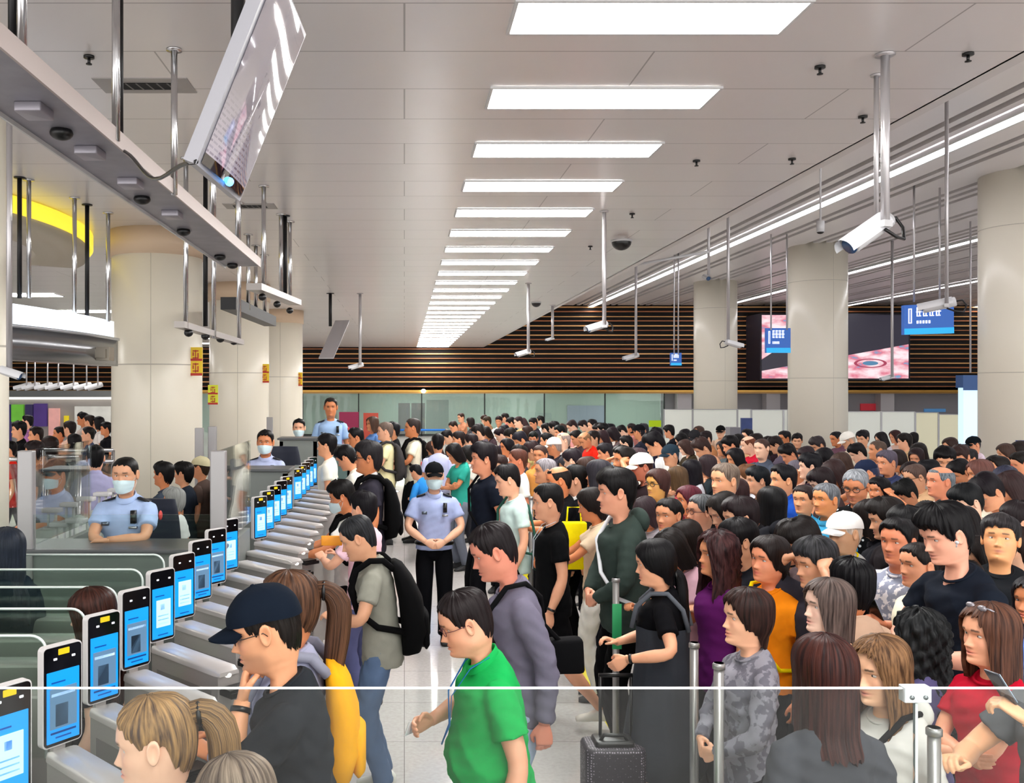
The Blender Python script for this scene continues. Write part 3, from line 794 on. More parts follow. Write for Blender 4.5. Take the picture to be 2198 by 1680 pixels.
def ceil_mat():
    m = bpy.data.materials.new('satin_metal_ceiling'); m.use_nodes = True; nt = m.node_tree; N = nt.nodes; L = nt.links; b = N['Principled BSDF']
    tc = N.new('ShaderNodeTexCoord'); br = N.new('ShaderNodeTexBrick'); br.offset = .5; br.inputs['Scale'].default_value = 1
    br.inputs['Brick Width'].default_value = 3.2; br.inputs['Row Height'].default_value = .745; br.inputs['Mortar Size'].default_value = .006
    br.inputs['Color1'].default_value = srgb('d6d1cf'); br.inputs['Color2'].default_value = srgb('dad5d3'); br.inputs['Mortar'].default_value = srgb('9a9593')
    L.new(tc.outputs['Object'], br.inputs['Vector']); L.new(br.outputs['Color'], b.inputs['Base Color'])
    n = N.new('ShaderNodeTexNoise'); n.inputs['Scale'].default_value = 2.2; n.inputs['Detail'].default_value = 2; L.new(tc.outputs['Object'], n.inputs['Vector'])
    bp = N.new('ShaderNodeBump'); bp.inputs['Strength'].default_value = .08; bp.inputs['Distance'].default_value = .05
    L.new(n.outputs['Fac'], bp.inputs['Height']); L.new(bp.outputs['Normal'], b.inputs['Normal'])
    b.inputs['Roughness'].default_value = .28; b.inputs['Metallic'].default_value = .15
    return m
def col_mat():
    m = bpy.data.materials.new('cream_column_panel'); m.use_nodes = True; nt = m.node_tree; b = nt.nodes['Principled BSDF']
    b.inputs['Base Color'].default_value = srgb('e6e0d0'); b.inputs['Roughness'].default_value = .3; b.inputs['Specular IOR Level'].default_value = .5
    return m

fl = G(); fl.box(-30, 40, -3, WY+6, -.2, 0); struct(fl.obj('floor', floor_mat(), smooth=False))
ce = G(); ce.box(-30, EDGE, -3, WY, ZC, ZC+.12); struct(ce.obj('ceiling', ceil_mat(), smooth=False))
ce = G(); ce.box(EDGE-.02, EDGE+.10, -3, WY, ZC, ZC+.35); ce.box(EDGE+.3, EDGE+.36, -3, WY, ZC+.25, ZR); struct(ce.obj('ceiling_edge', mat('ceiling_fascia', 'd0cbc9', .4, .1), smooth=False))
ce = G(); ce.box(EDGE-.1, 40, -3, WY, ZR+.35, ZR+.5); struct(ce.obj('ceiling', mat('ceiling_void', '3a3838', .7), smooth=False))
# higher ceiling: long pale baffles with dark gaps between them
SL = mat('ceiling_baffle_paint', 'dcd7d6', .35, .1)
k = 0; xs = []
x0 = EDGE+.55
while x0 < 33:
    wd = (.95, .16, .16, .95, .16)[k % 5]; xs.append((x0, x0+wd)); x0 += wd+.17; k += 1
g = G()
for (a, b) in xs: g.box(a, b, -3, WY, ZR-.0, ZR+.10)
o = g.obj('ceiling_baffles', SL, smooth=False); struct(o)
LIGHT = mat('light_diffuser', 'fffdfa', .5, emit=LAMP)
LIGHTS = mat('light_strip_diffuser', 'fdfbff', .5, emit=6.0)
for i, X in enumerate((2.22*HR, 3.76*HR, 5.2*HR, 6.8*HR)):
    root = empty('strip_light', (X, 20, ZR-.065)); tag(root, ['long white strip light nearest the dropped ceiling edge', 'second long white strip light out from the dropped ceiling edge', 'third long white strip light out, passing behind the round columns', 'outermost long strip light beyond the round columns'][i], 'light', 'strip lights on the slatted ceiling')
    g = G(); g.box(-.13, .13, -22, WY-20.1, -.02, .03); g.obj('diffuser', LIGHTS, root, False)
    g = G(); g.box(-.17, -.13, -22, WY-20.1, -.03, .06); g.box(.13, .17, -22, WY-20.1, -.03, .06); g.obj('housing', WHITEM, root, False)
# recessed panels of the dropped ceiling: the near edge of panel n stands at depth dn
NP = 27
PN = .000345*F*HM; DN0 = .001541*F*HM
ordn = ['second', 'third', 'fourth', 'fifth', 'sixth', 'seventh', 'eighth', 'ninth', 'tenth', 'eleventh', 'twelfth', 'thirteenth', 'fourteenth', 'fifteenth', 'sixteenth', 'seventeenth', 'eighteenth', 'nineteenth', 'twentieth', 'twenty-first', 'twenty-second', 'twenty-third', 'twenty-fourth', 'twenty-fifth', 'twenty-sixth', 'twenty-seventh', 'twenty-eighth', 'twenty-ninth', 'thirtieth', 'thirty-first']
def panel(X0, X1, d, wy, label, group):
    root = empty('ceiling_light_panel', ((X0+X1)/2, d+wy/2, ZC-.004)); tag(root, label, 'light', group)
    hw = (X1-X0)/2; g = G(); g.box(-hw, hw, -wy/2, wy/2, -.012, 0); g.obj('diffuser', LIGHT, root, False)
    g = G(); e = .02
    for (a, b, c, dd) in ((-hw-e, hw+e, -wy/2-e, -wy/2), (-hw-e, hw+e, wy/2, wy/2+e), (-hw-e, -hw, -wy/2, wy/2), (hw, hw+e, -wy/2, wy/2)): g.box(a, b, c, dd, -.016, .002)
    g.obj('frame', WHITEM, root, False)
panel(.294*HM, 1.043*HM, DN0-PN, .45, 'big white ceiling panel light at the very top, first of the receding row', 'rectangular panel lights of the dropped ceiling')
for i in range(29):
    d = DN0+i*PN
    if d > WY-.9: break
    panel(.294*HM, 1.043*HM, d, .46, 'white rectangular ceiling panel light, %s in the row counted from the glass barrier' % ordn[i], 'rectangular panel lights of the dropped ceiling')
# panels added for brightness, assumed overhead, behind the viewer and in the left hall
for d in (-1.6, .1, 1.8): panel(.294*HM, 1.043*HM, d, .5, 'extra ceiling panel light added above the glass barrier, out of view', 'added panel lights above the viewer')
for d in np.arange(3, 46, 4.5): panel(-9.5, -7.9, d, .6, 'extra ceiling panel light added for brightness over the left part of the hall', 'added panel lights over the left part of the hall')

# ---- back wall: gilt edged slats over black, glass rooms below
ZS0 = H; g = G(); g.box(-30, 40, WY, WY+.2, 2.35, ZR+.5); struct(g.obj('wall_back', mat('slat_backing', '120e0d', .8), smooth=False))
g = G(); z = H+.12; i = 0
while z < ZR:
    hh = .085 if i % 3 else .06
    hh *= .72; g.box(-30, 34, WY-.12, WY, z, z+hh, i % 2); z += .255 if i % 2 else .225; i += 1
o = g.obj('trim_1', [mat('walnut_slat', 'a8683e', .45, .1, var=.3, bscale=1.2), mat('gilt_slat', 'e0a86a', .4, .3, var=.3, bscale=1.0)], smooth=False); struct(o)
g = G(); g.box(-30, 34, WY-.22, WY+.0, 2.20, 2.38, 0); g.box(-30, 34, WY-.24, WY-.22, 2.30, 2.35, 1); o = g.obj('trim_2', [mat('gilt_ledge', 'a87d3e', .35, .4), mat('brass_edge', 'd8a94a', .3, .6)], smooth=False); struct(o)
g = G(); g.box(-30, 40, WY+4.8, WY+5, 0, 2.4); struct(g.obj('wall_rear', mat('back_room_wall', 'a9b5ad', .7), smooth=False))
g = G(); g.box(-30, 40, WY, WY+5, 2.36, 2.5); struct(g.obj('ceiling_rear', mat('back_room_ceiling', 'c9cfca', .7), smooth=False))
for X in (-18, -9, 0, 6, 12, 18, 24):
    root = empty('back_room_light', (X, WY+1.6, 2.34)); g = G(); g.box(-.9, .9, -.15, .15, -.02, 0); g.obj('diffuser', mat('room_tube', 'f6fff8', .5, emit=26), root, False); tag(root, 'tube light in the rooms below the slatted wall, ' + {-18: 'far left hall end', -9: 'left of the cream columns', 0: 'above the dark double door', 6: 'above the small pale board', 12: 'above the grey violet board', 18: 'right of the lime notice', 24: 'farthest right'}[X], 'light', 'tube lights in the glazed rooms')
gm = glassmat('room_glass', (.86, .93, .90), .1, .10)
mx_ = [(650-CX)/F*WY, (770-CX)/F*WY, (905-CX)/F*WY, (1040-CX)/F*WY, (1168-CX)/F*WY, (1298-CX)/F*WY, (1425-CX)/F*WY]
for i in range(len(mx_)-1):
    g = G(); g.box(mx_[i]+.03, mx_[i+1]-.03, WY-.06, WY-.04, .1, 2.2); o = g.obj('window_%d' % (i+1), gm, smooth=False); struct(o)
g = G()
for X in mx_: g.box(X-.03, X+.03, WY-.09, WY-.01, 0, 2.2)
g.box(mx_[0], mx_[-1], WY-.09, WY-.01, 0, .12); struct(g.obj('trim_3', mat('dark_mullion', '2b2f2e', .4, .5), smooth=False))
# right part: grey recess with posts, low band of rooms
g = G(); g.box(mx_[-1], 34, WY+.6, WY+.7, 0, 2.3); struct(g.obj('wall_recess', mat('recess_grey', '8e8b8f', .7), smooth=False))
for i, X in enumerate(((1470-CX)/F*WY, (1660-CX)/F*WY, (1905-CX)/F*WY)):
    g = G(); g.box(X-.35, X+.35, WY-.0, WY+.6, 0, 2.3); struct(g.obj('column', mat('pale_pier', 'bdb9ba', .6), smooth=False))
def boxthing(name, x0, x1, y0, y1, d, dep, m, label, cat, group=None, zb=None):
    a = W(x0, y0, d); b = W(x1, y1, d); g = G(); g.box(a.x, b.x, d, d+dep, b.z if zb is None else zb, a.z)
    o = g.obj(name, m, smooth=False); return tag(o, label, cat, group)
boxthing('red_sign', 1848, 1884, 866, 881, WY+.5, .1, mat('red_sign', 'b02330', .5, emit=.3), 'small red sign high in the grey recess between two round columns', 'sign')
boxthing('blue_sign', 1985, 2030, 877, 884, WY+.5, .1, mat('blue_sign', '4f86b8', .5, emit=.3), 'thin pale blue sign in the grey recess beside the last round column', 'sign')
boxthing('green_notice', 1393, 1419, 902, 916, WY-.12, .02, mat('lime_notice', 'b4d400', .5, emit=.2), 'lime green notice stuck on the right end of the glass wall', 'notice')
# objects behind the glass
boxthing('door', 855, 880, 865, 935, WY+1.2, .1, mat('dark_glass_door', '3b3236', .3), 'dark brown door leaf behind the glass under the slatted wall, left of a pair', 'door', zb=0)
boxthing('door', 883, 912, 865, 935, WY+1.2, .1, mat('dark_glass_door', '2f2a2e', .3), 'dark brown door leaf behind the glass under the slatted wall, right of a pair', 'door', zb=0)
boxthing('grey_cabinet', 915, 963, 858, 935, WY+1.0, .6, mat('cabinet_grey', '7c8a85', .6), 'tall grey cabinet behind the glass beside the dark double door', 'cabinet', zb=0)
boxthing('notice_board', 1218, 1297, 870, 915, WY+4.69, .1, mat('board_grey', '8f93ad', .6), 'grey violet notice board behind the glass in the fifth bay', 'board')
boxthing('notice_board', 1150, 1184, 886, 900, WY+4.7, .1, mat('board_pale', '9aa5a2', .6), 'small pale board behind the glass in the fourth bay', 'board')
boxthing('crimson_screen', 728, 770, 884, 905, WY-4, .1, mat('crimson', '93184a', .5), 'crimson partition behind the standing officer', 'partition', zb=0)
boxthing('orange_red_screen', 780, 812, 886, 912, WY-4.5, .1, mat('brick_red', 'b0402e', .5), 'brick red partition behind the queue near the gates', 'partition', zb=0)
# white hoarding on the right
HD = 33.0; hx = [1425, 1487, 1583, 1613, 1682, 1692, 1817, 1892, 1965, 2015, 2068, 2100, 2210, 2330]
ht = [879, 879, 879, 880, 880, 880, 884, 884, 886, 890, 890, 890, 890]
for i in range(len(hx)-1):
    a = W(hx[i], ht[i], HD); b = W(hx[i+1], ht[i], HD); root = empty('hoarding_panel', (a.x, HD, 0)); wd = b.x-a.x
    tag(root, 'white hoarding panel %s' % ['directly right of the glass wall', 'mostly hidden behind the first slim round column', 'just right of the first slim round column', 'beside the dark blue poster stand', 'thin one against the middle round column', 'hidden behind the middle round column', 'just right of the middle round column', 'behind the woman with the pinkish shawl', 'behind the person in the magenta top', 'yellowish, right of the magenta top', 'beside the lit blue and white totem', 'half hidden by the biggest round column', 'beyond the biggest round column'][i], 'partition', 'white hoarding panels')
    g = G(); g.box(.03, wd-.03, .02, .06, .0, a.z); g.obj('board', mat('hoarding_white', 'f3f8ee' if i not in (8, 9) else 'f4f1d0', .5), root, False)
    g = G(); g.box(0, .03, 0, .08, 0, a.z+.02); g.box(wd-.03, wd, 0, .08, 0, a.z+.02); g.box(.03, wd-.03, 0, .08, a.z, a.z+.02); g.obj('frame', mat('alu_frame', 'a4a4a6', .4, .5), root, False)
boxthing('poster_stand', 1592, 1615, 897, 960, 27, .1, mat('navy_poster', '2c3f74', .5, var=.3, bscale=4), 'dark blue poster stand above the crowd between the two slimmer columns', 'poster', zb=0)
boxthing('grey_locker', 1567, 1589, 917, 960, 27.5, .4, mat('locker_grey', '8c8a8f', .5), 'grey box standing left of the dark blue poster stand', 'box', zb=0)
g = G(); a = W(2068, 805, 26); b = W(2098, 1000, 26); g.box(a.x, b.x, 26, 26.25, .0, a.z-.35); r0 = empty('lit_totem', (0, 0, 0)); tag(r0, 'tall lit totem with pale blue light and dark blue top beside the biggest column', 'sign')
g.obj('light_box', mat('totem_glow', 'b9dcf2', .4, emit=1.1), r0, False)
g = G(); g.box(a.x-.04, b.x+.05, 25.95, 26.3, a.z-.35, a.z); g.box(a.x-.04, b.x+.05, 25.94, 25.95, a.z-.42, a.z-.33); g.obj('head_sign', mat('navy', '22487c', .4, emit=.25), r0, False)
boxthing('blue_poster', 2184, 2215, 945, 968, 14.9, .05, mat('blue_poster', '2a3c86', .5), 'dark blue notice on the biggest round column at the edge', 'poster')

# ---- columns
CM = col_mat(); SEAM = mat('panel_seam', 'b9b3a6', .5)
def column(X, Y, R, zt, cap=False):
    g = G(); n = 48; g.tube([(X, Y, 0), (X, Y, zt)], R, n, True)
    for z in np.arange(2.75, zt, 2.9): g.tube([(X, Y, z-.008), (X, Y, z+.008)], R+.002, n, False, mi=1)
    for a in (-1.45, .6, 2.4):
        x, y = X+R*math.cos(a), Y+R*math.sin(a); g.tube([(x, y, 0), (x, y, zt)], .004, 6, False, mi=1)
    if cap: g.tube([(X, Y, zt-.36), (X, Y, zt)], R+.03, n, True, mi=2)
    struct(g.obj('column', [CM, SEAM, mat('tan_collar', 'cdb59a', .5)]))
for i, Y in enumerate((12.9, 19.3, 25.7)): column(CXL, Y, .61, ZC, True)
for i, Y in enumerate((18.8, 28.3, 37.6)): column(CXR, Y, .84, ZR+.2)
column((-8-CX)/F*7.2, 7.2, .09, ZC)
def column_sign(px, y0, y1, d, label, c='e8c416'):
    a = W(px-14*12.9/d, y0, d); b = W(px+14*12.9/d, y1, d); wv = .09
    r0 = empty('column_sign', (a.x, d, b.z)); tag(r0, label, 'sign', 'yellow signs on the cream columns'); hh = a.z-b.z
    g = G(); g.box(0, wv*2, 0, .03, 0, hh); g.obj('board', mat('yellow_sign', c, .45), r0, False)
    g = G(); g.box(.0, wv*2, -.004, 0, 0, .035); g.box(0, wv*2, -.004, 0, hh*.52, hh*.52+.03)
    for k in (.72, .26):
        for (ax, az, bx, bz) in ((.05, .05, .13, .065), (.085, -.06, .095, .07), (.05, -.01, .065, .04), (.115, -.05, .13, .03), (.05, -.045, .12, -.03)): g.box(ax, bx, -.005, 0, hh*k+az, hh*k+bz)
    g.obj('red_marks', mat('sign_red', 'b5291b', .5), r0, False)
column_sign(420, 745, 806, 12.6, 'yellow sign with red bands on the nearest cream column')
column_sign(568, 781, 821, 19.0, 'yellow sign with red bands on the second cream column')
column_sign(642, 799, 828, 25.4, 'yellow sign with red bands on the third cream column')
column_sign(457, 826, 868, 17.0, 'lime yellow sign hanging between the first and second cream columns', 'd9e02a')

# ---- left part of the hall
g = G(); g.box(-30.2, -30, -3, WY+5, 0, ZR); struct(g.obj('wall_left', mat('far_left_wall', 'b3aeaa', .7), smooth=False))
g = G(); g.box(40, 40.2, -3, WY+5, 0, ZR+.5); struct(g.obj('wall_right', mat('far_right_wall', 'c2bdb9', .7), smooth=False))
def arc(xr, cx_, cy_, R, a0, a1, n): return [(cx_+R*math.cos(a), cy_+R*math.sin(a)) for a in np.linspace(a0, a1, n)]
RC = (-12.6, 11.3, 9.0)
def band(r0, r1, z0, z1, mi=0, a0=-.37, a1=.05, n=40, cx_=RC[0], cy_=RC[1]):
    P = []
    for a in np.linspace(a0, a1, n):
        c, s_ = math.cos(a), math.sin(a); P.append([(cx_+r0*c, cy_+r0*s_, z0), (cx_+r1*c, cy_+r1*s_, z0), (cx_+r1*c, cy_+r1*s_, z1), (cx_+r0*c, cy_+r0*s_, z1)])
    return np.array(P)
rr = empty('ring_light', (RC[0], RC[1], 3.0)); tag(rr, 'big curved hanging ring with a white glowing band above a steel skirt', 'light')
def rb(P, nm, m):
    g = G(); g.grid(P-np.array((RC[0], RC[1], 3.0)), True, True, True); return g.obj(nm, m, rr, True)
rb(band(8.85, 8.95, 3.06, 3.27), 'glowing_band', mat('ring_glow', 'e9f3ff', .5, emit=1.6))
rb(band(8.7, 9.0, 2.71, 3.03), 'steel_skirt', mat('ring_steel', '8f9094', .25, .9))
rb(band(8.65, 9.02, 3.03, 3.06), 'steel_lip', mat('ring_lip', 'c9ced6', .3, .8))
g = G(); g.box(-.16, .16, -.10, .10, 0, .16); g.box(-.13, .13, -.13, -.10, .03, .13); q = g.obj('ring_lamp', mat('lamp_shell', '8d867a', .3, .6), smooth=False); q.location = (W(222, 775, 11.2).x, 11.0, W(222, 775, 11.2).z); tag(q, 'boxy metal lamp at the end of the steel ring beside the column', 'light')
g = G(); g.grid(band(4.2, 4.9, ZC-.30, ZC+.01, cx_=-9.1, cy_=11.6, a0=-1.2, a1=.6), True, True, True); struct(g.obj('ceiling_soffit', mat('soffit', 'b0a795', .5)))
g = G(); g.grid(band(4.9, 4.96, ZC-.20, ZC-.02, cx_=-9.1, cy_=11.6, a0=-1.1, a1=.55), True, True, True); o = g.obj('cove_light', mat('cove_glow', 'f5dc3c', .5, emit=1.0)); tag(o, 'yellow glowing cove light along the curved ceiling soffit', 'light')

# hangers
def pole(x, y0, y1, d, r, m=CHROME, label=None, name='hanger_pole', zt=None, group=None, flange=True):
    a = W(x, y0, d); b = W(x, y1, d); zt_ = a.z if zt is None else zt
    root = empty(name, (a.x, d, b.z)); g = G(); g.tube([(0, 0, 0), (0, 0, zt_-b.z)], r, 14); g.obj('tube', m, root)
    if flange:
        g = G(); g.tube([(0, 0, zt_-b.z-.012), (0, 0, zt_-b.z)], r*2.4, 16); g.obj('flange', m, root)
    tag(root, label, 'pole', group); return root
DARKP = mat('black_pole', '1b1b1d', .4, .4)
# gantry beam
BX0, BX1, BZ = -1.82, -1.475, H+1.24
bm = empty('gantry_beam', (BX0, 2.2, BZ)); tag(bm, 'long grey steel gantry beam with black sensors hung above the gates', 'gantry')
g = G(); Lb = 9.5-2.2; wv = BX1-BX0
g.box(0, wv, 0, Lb, .012, .02); g.obj('underside', mat('gantry_under', '96959e', .45, .5, var=.25, bscale=6), bm, False)
g = G(); g.box(-.012, 0, 0, Lb, -.01, .10); g.obj('left_flange', WHITEM, bm, False)
g = G(); g.box(wv, wv+.012, 0, Lb, -.0, .09); g.obj('right_flange', mat('gantry_side', 'b8aca8', .35, .4), bm, False)
g = G(); g.box(0, wv, 0, Lb, .07, .085); g.box(0, wv, Lb-.01, Lb, .01, .09); g.obj('top_plate', mat('gantry_top', 'b7b2b0', .35, .6), bm, False)
for (px, py) in ((132, 289), (305, 430), (394, 499), (472, 553), (499, 571)):
    dd = 1.228*F/(CY-py); X = (px-CX)/F*dd; g = G(); g.ell((min(max(X, BX0+.07), BX1-.06)-BX0, dd-2.2, -.005), (.055, .055, .035), 18, 9); g.obj('sensor', BLACKP, bm)
for (px, py) in ((60, 240), (170, 330), (260, 395), (345, 462)):
    dd = 1.228*F/(CY-py); g = G(); g.rbox(.12, .24, dd-2.2-.08, dd-2.2+.08, -.03, .012, .01); g.obj('junction_box', mat('jbox', '9c98a0', .4, .5), bm)
for i, (px, yt, yb, d, dk) in enumerate(((28, -200, 112, 4.05, 1), (47, -210, 125, 4.0, 0), (249, -60, 302, 4.75, 0), (256, -60, 305, 4.85, 1), (374, 106, 418, 5.92, 0), (457, 330, 496, 7.9, 0), (511, 360, 540, 9.0, 0))):
    p = pole(px, yt, yb, d, .021 if d < 6 else .026, DARKP if dk else CHROME, ['black pole at the picture corner holding the gantry beam', 'polished pole at the picture corner holding the gantry beam', 'bright pole, middle of the ones holding the near gantry beam', 'dark pole close beside the bright middle pole of the gantry beam', 'polished pole with a ceiling flange right of the air vent', 'short polished pole behind the hanging monitor', 'last polished pole near the far end of the gantry beam'][i], 'hanger_pole', ZC, 'poles holding the gantry beam')
# second smaller beams and camera bars
def bar(p0, p1, w_, h_, m, name, label, cat='bracket', group=None, heads=0, headm=BLACKP):
    p0, p1 = Vector(p0), Vector(p1); dr = (p1-p0); L_ = dr.length; dr.normalize(); sd = Vector((dr.y, -dr.x, 0)).normalized()
    r0 = empty(name, p0); g = G(); g.obox(-sd*w_/2, sd*w_, dr*L_, (0, 0, h_)); g.obj('rail', m, r0, False)
    for k in range(heads):
        q = G(); c = dr*(L_*(k+.5)/heads); q.ell((c.x, c.y, -.03), (.045, .045, .04), 12, 7); q.obj('sensor', headm, r0)
    tag(r0, label, cat, group); return r0
bar(W(545, 622, 9.6), W(634, 655, 12.2), .16, .07, mat('bar_pale', 'a39d99', .4, .5), 'sensor_bar', 'pale sensor bar hanging past the far end of the gantry beam', heads=3)
bar(W(385, 703, 8.6), W(515, 740, 10.8), .10, .06, mat('bar_pale', 'a39d99', .4, .5), 'sensor_bar', 'low pale sensor bar hanging in front of the nearest cream column', heads=4)
bar(W(490, 664, 12.0), W(580, 700, 15.5), .2, .16, mat('bar_black', '17171a', .5), 'sensor_bar', 'black ribbed sensor bar between the first and second cream columns', heads=0)
P2 = [(399, 500, 705, 8.7, 0, 'thin polished pole holding the low sensor bar in front of the column'), (441, 540, 700, 9.2, 1, 'thin black pole beside the low sensor bar'), (459, 540, 726, 9.6, 0, 'thin polished pole, middle one of the low sensor bar'), (513, 600, 738, 10.8, 0, 'thin polished pole at the far end of the low sensor bar'),
      (566, 402, 622, 9.9, 0, 'polished pole with ceiling flange holding the pale sensor bar'), (603, 470, 640, 11.5, 0, 'polished pole left of the pair above the pale sensor bar'), (612, 480, 630, 11.6, 1, 'black pole of the pair above the pale sensor bar'), (622, 482, 650, 12, 0, 'polished pole right of the pair above the pale sensor bar'),
      (533, 500, 665, 13, 0, 'far thin pole left above the black ribbed bar'), (549, 520, 672, 14, 0, 'far thin pole middle above the black ribbed bar'), (568, 540, 690, 15, 0, 'far thin pole right above the black ribbed bar'),
      (42, 420, 640, 9.5, 1, 'black pole nearest the edge above the glowing ring'), (62, 390, 640, 9.6, 0, 'polished pole second above the glowing ring'), (160, 445, 680, 10.5, 0, 'polished pole third above the glowing ring'), (187, 495, 678, 10.9, 1, 'black pole fourth above the glowing ring'), (232, 490, 690, 11.4, 0, 'polished pole above the glowing ring beside the column'),
      (709, 642, 700, 21, 1, 'thin black pole holding the tilted board beyond the columns')]
for (px, yt, yb, d, dk, lb) in P2: pole(px, yt, yb, d, .012+.0012*d, DARKP if dk else CHROME, lb, 'hanger_pole', ZC, 'thin hanging poles on the left')
bar(W(700, 770, 20.5), W(735, 690, 21.5), .35, .03, mat('ladder_grey', 'a9a6aa', .4, .4), 'tilted_board', 'tilted slatted metal board hanging beyond the third cream column')
# hanging monitor, leaning over the gates
def quad(p, q, r_, t, th, name, m, parent=None):
    p, q, r_, t = map(Vector, (p, q, r_, t)); n = (q-p).cross(t-p).normalized()*th
    if n.x > 0: n = -n
    g = G(); g.add([p, q, r_, t, p+n, q+n, r_+n, t+n], [(0, 1, 2, 3), (7, 6, 5, 4), (0, 4, 5, 1), (1, 5, 6, 2), (2, 6, 7, 3), (3, 7, 4, 0)]); return g.obj(name, m, parent, False)
mo = empty('hanging_monitor', (0, 0, 0)); tag(mo, 'big tilted hanging monitor in a white frame reflecting the ceiling lights', 'monitor')
nb = W(421, 352, 3.3); fb_ = W(515, 432, 3.3*652/537); ft = W(657, 74, 3.3*652/537)
ntp = nb+(ft-fb_)
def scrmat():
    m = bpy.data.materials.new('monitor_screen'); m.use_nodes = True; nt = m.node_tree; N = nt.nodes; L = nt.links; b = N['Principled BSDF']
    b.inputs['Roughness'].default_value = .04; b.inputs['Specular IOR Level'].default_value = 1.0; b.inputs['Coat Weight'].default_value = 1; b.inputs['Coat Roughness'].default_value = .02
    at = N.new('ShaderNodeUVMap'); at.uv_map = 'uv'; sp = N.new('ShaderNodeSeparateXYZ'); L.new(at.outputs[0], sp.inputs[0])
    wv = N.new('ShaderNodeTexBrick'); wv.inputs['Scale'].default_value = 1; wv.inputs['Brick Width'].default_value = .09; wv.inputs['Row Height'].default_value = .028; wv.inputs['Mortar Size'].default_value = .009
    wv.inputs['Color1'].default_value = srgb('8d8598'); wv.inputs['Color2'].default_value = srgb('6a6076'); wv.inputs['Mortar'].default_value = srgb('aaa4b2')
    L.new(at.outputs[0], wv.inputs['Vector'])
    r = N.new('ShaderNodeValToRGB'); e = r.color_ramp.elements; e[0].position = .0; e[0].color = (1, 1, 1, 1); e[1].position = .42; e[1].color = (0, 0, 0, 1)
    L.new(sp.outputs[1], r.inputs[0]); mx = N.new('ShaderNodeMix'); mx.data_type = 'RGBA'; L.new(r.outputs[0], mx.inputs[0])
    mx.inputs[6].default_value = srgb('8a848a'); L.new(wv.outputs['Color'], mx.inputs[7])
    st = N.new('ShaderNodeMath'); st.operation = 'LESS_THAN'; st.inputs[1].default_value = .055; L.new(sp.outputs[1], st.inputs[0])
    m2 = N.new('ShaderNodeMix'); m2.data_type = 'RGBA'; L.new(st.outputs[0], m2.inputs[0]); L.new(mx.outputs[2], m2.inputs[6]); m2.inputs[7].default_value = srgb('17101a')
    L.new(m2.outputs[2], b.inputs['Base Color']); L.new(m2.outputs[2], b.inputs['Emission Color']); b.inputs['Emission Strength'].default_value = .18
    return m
sm = scrmat()
quad(nb, fb_, ft, ntp, .05, 'frame', mat('monitor_frame', '9d9da4', .4), mo)
def lerp4(u, v, e=0): return nb+(fb_-nb)*u+(ntp-nb)*v
nrm = (fb_-nb).cross(ft-fb_).normalized()
if nrm.x < 0: nrm = -nrm
g = G(); nn = 12; Pn = np.array([[list(lerp4(.05+.92*j/nn, .02+.95*i/nn)+nrm*(.004+.020*math.sin(PI*j/nn)*.6)) for j in range(nn+1)] for i in range(nn+1)])
UVn = np.array([[(j/nn, i/nn) for j in range(nn+1)] for i in range(nn+1)]).reshape(-1, 2)
g.grid(Pn, False, uv=UVn); g.obj('screen', sm, mo, True, uv=True)
g = G(); c0 = lerp4(.55, .035)+nrm*.02; g.ell(c0, (.018, .018, .018), 10, 6); g.obj('status_light', mat('blue_led', '4aa8ff', .3, emit=3), mo)
g = G(); pc = lerp4(.5, .62)-nrm*.04; g.tube([pc, pc+Vector((-.07, 0, .10)), (pc.x-.07, pc.y, ZC)], .028, 10); g.tube([lerp4(.5, .2)-nrm*.04, lerp4(.5, .8)-nrm*.05], .03, 8); g.obj('ceiling_mount', DARKP, mo)
g = G(); a = W(262, 322, 4.95); b = nb; pts = [a+(b-a)*t+Vector((0, 0, -.08*math.sin(PI*t)+.02*math.sin(9*t))) for t in np.linspace(0, 1, 14)]; g.tube(pts, .009, 6); o = g.obj('power_cable', BLACKP); tag(o, 'black cable from the gantry beam to the hanging monitor', 'cable')

# vents, sprinklers, domes
def vent(px0, px1, py, label):
    d = HM*F/(CY-py); a = W(px0, py, d); b = W(px1, py, d); r0 = empty('air_vent', (a.x, d, ZC)); wv = b.x-a.x; tag(r0, label, 'vent')
    g = G(); g.box(0, wv, -.16, .16, -.006, 0); g.obj('frame', mat('vent_frame', '9b9694', .4, .4), r0, False)
    g = G(); g.box(wv*.18, wv*.82, -.07, .07, -.010, -.006); g.obj('slot', mat('vent_slot', '0d0d0e', .8), r0, False)
    for k in range(6):
        g = G(); x = wv*(.2+.11*k); g.obox((x, -.07, -.012), (.012, 0, 0), (wv*.03, .14, 0), (0, 0, .004)); g.obj('slat', mat('vent_slat', '6c6866', .5, .4), r0, False)
vent(212, 412, 183, 'grey air vent in the ceiling above the gantry beam'); vent(482, 592, 442, 'small dark air vent in the ceiling behind the hanging monitor')
for i, (px, py, rt, lb) in enumerate(((191, 128, 0, 'black sprinkler head above the gantry beam'), (1760, 150, 0, 'big black sprinkler head right of the ceiling panels'), (1495, 352, 0, 'black sprinkler head right of the third ceiling panel'), (1357, 466, 0, 'black sprinkler head right of the fifth ceiling panel'), (1267, 536, 0, 'tiny sprinkler head beside the black dome camera'), (2078, 122, 1, 'sprinkler head close to the dropped ceiling edge'), (1852, 257, 1, 'sprinkler head left of the big camera pole'), (1700, 348, 1, 'sprinkler head by the dark ceiling gap'))):
    h_ = HM; d = h_*F/(CY-py+8); p = W(px, py, d); g = G(); g.tube([(0, 0, 0), (0, 0, -.015)], .035, 12); g.tube([(0, 0, -.015), (0, 0, -.05)], .010, 8); g.tube([(0, 0, -.05), (0, 0, -.056)], .02, 10)
    o = g.obj('sprinkler_head', BLACKP); o.location = (p.x, d, ZC); tag(o, lb, 'sprinkler', 'ceiling sprinkler heads')
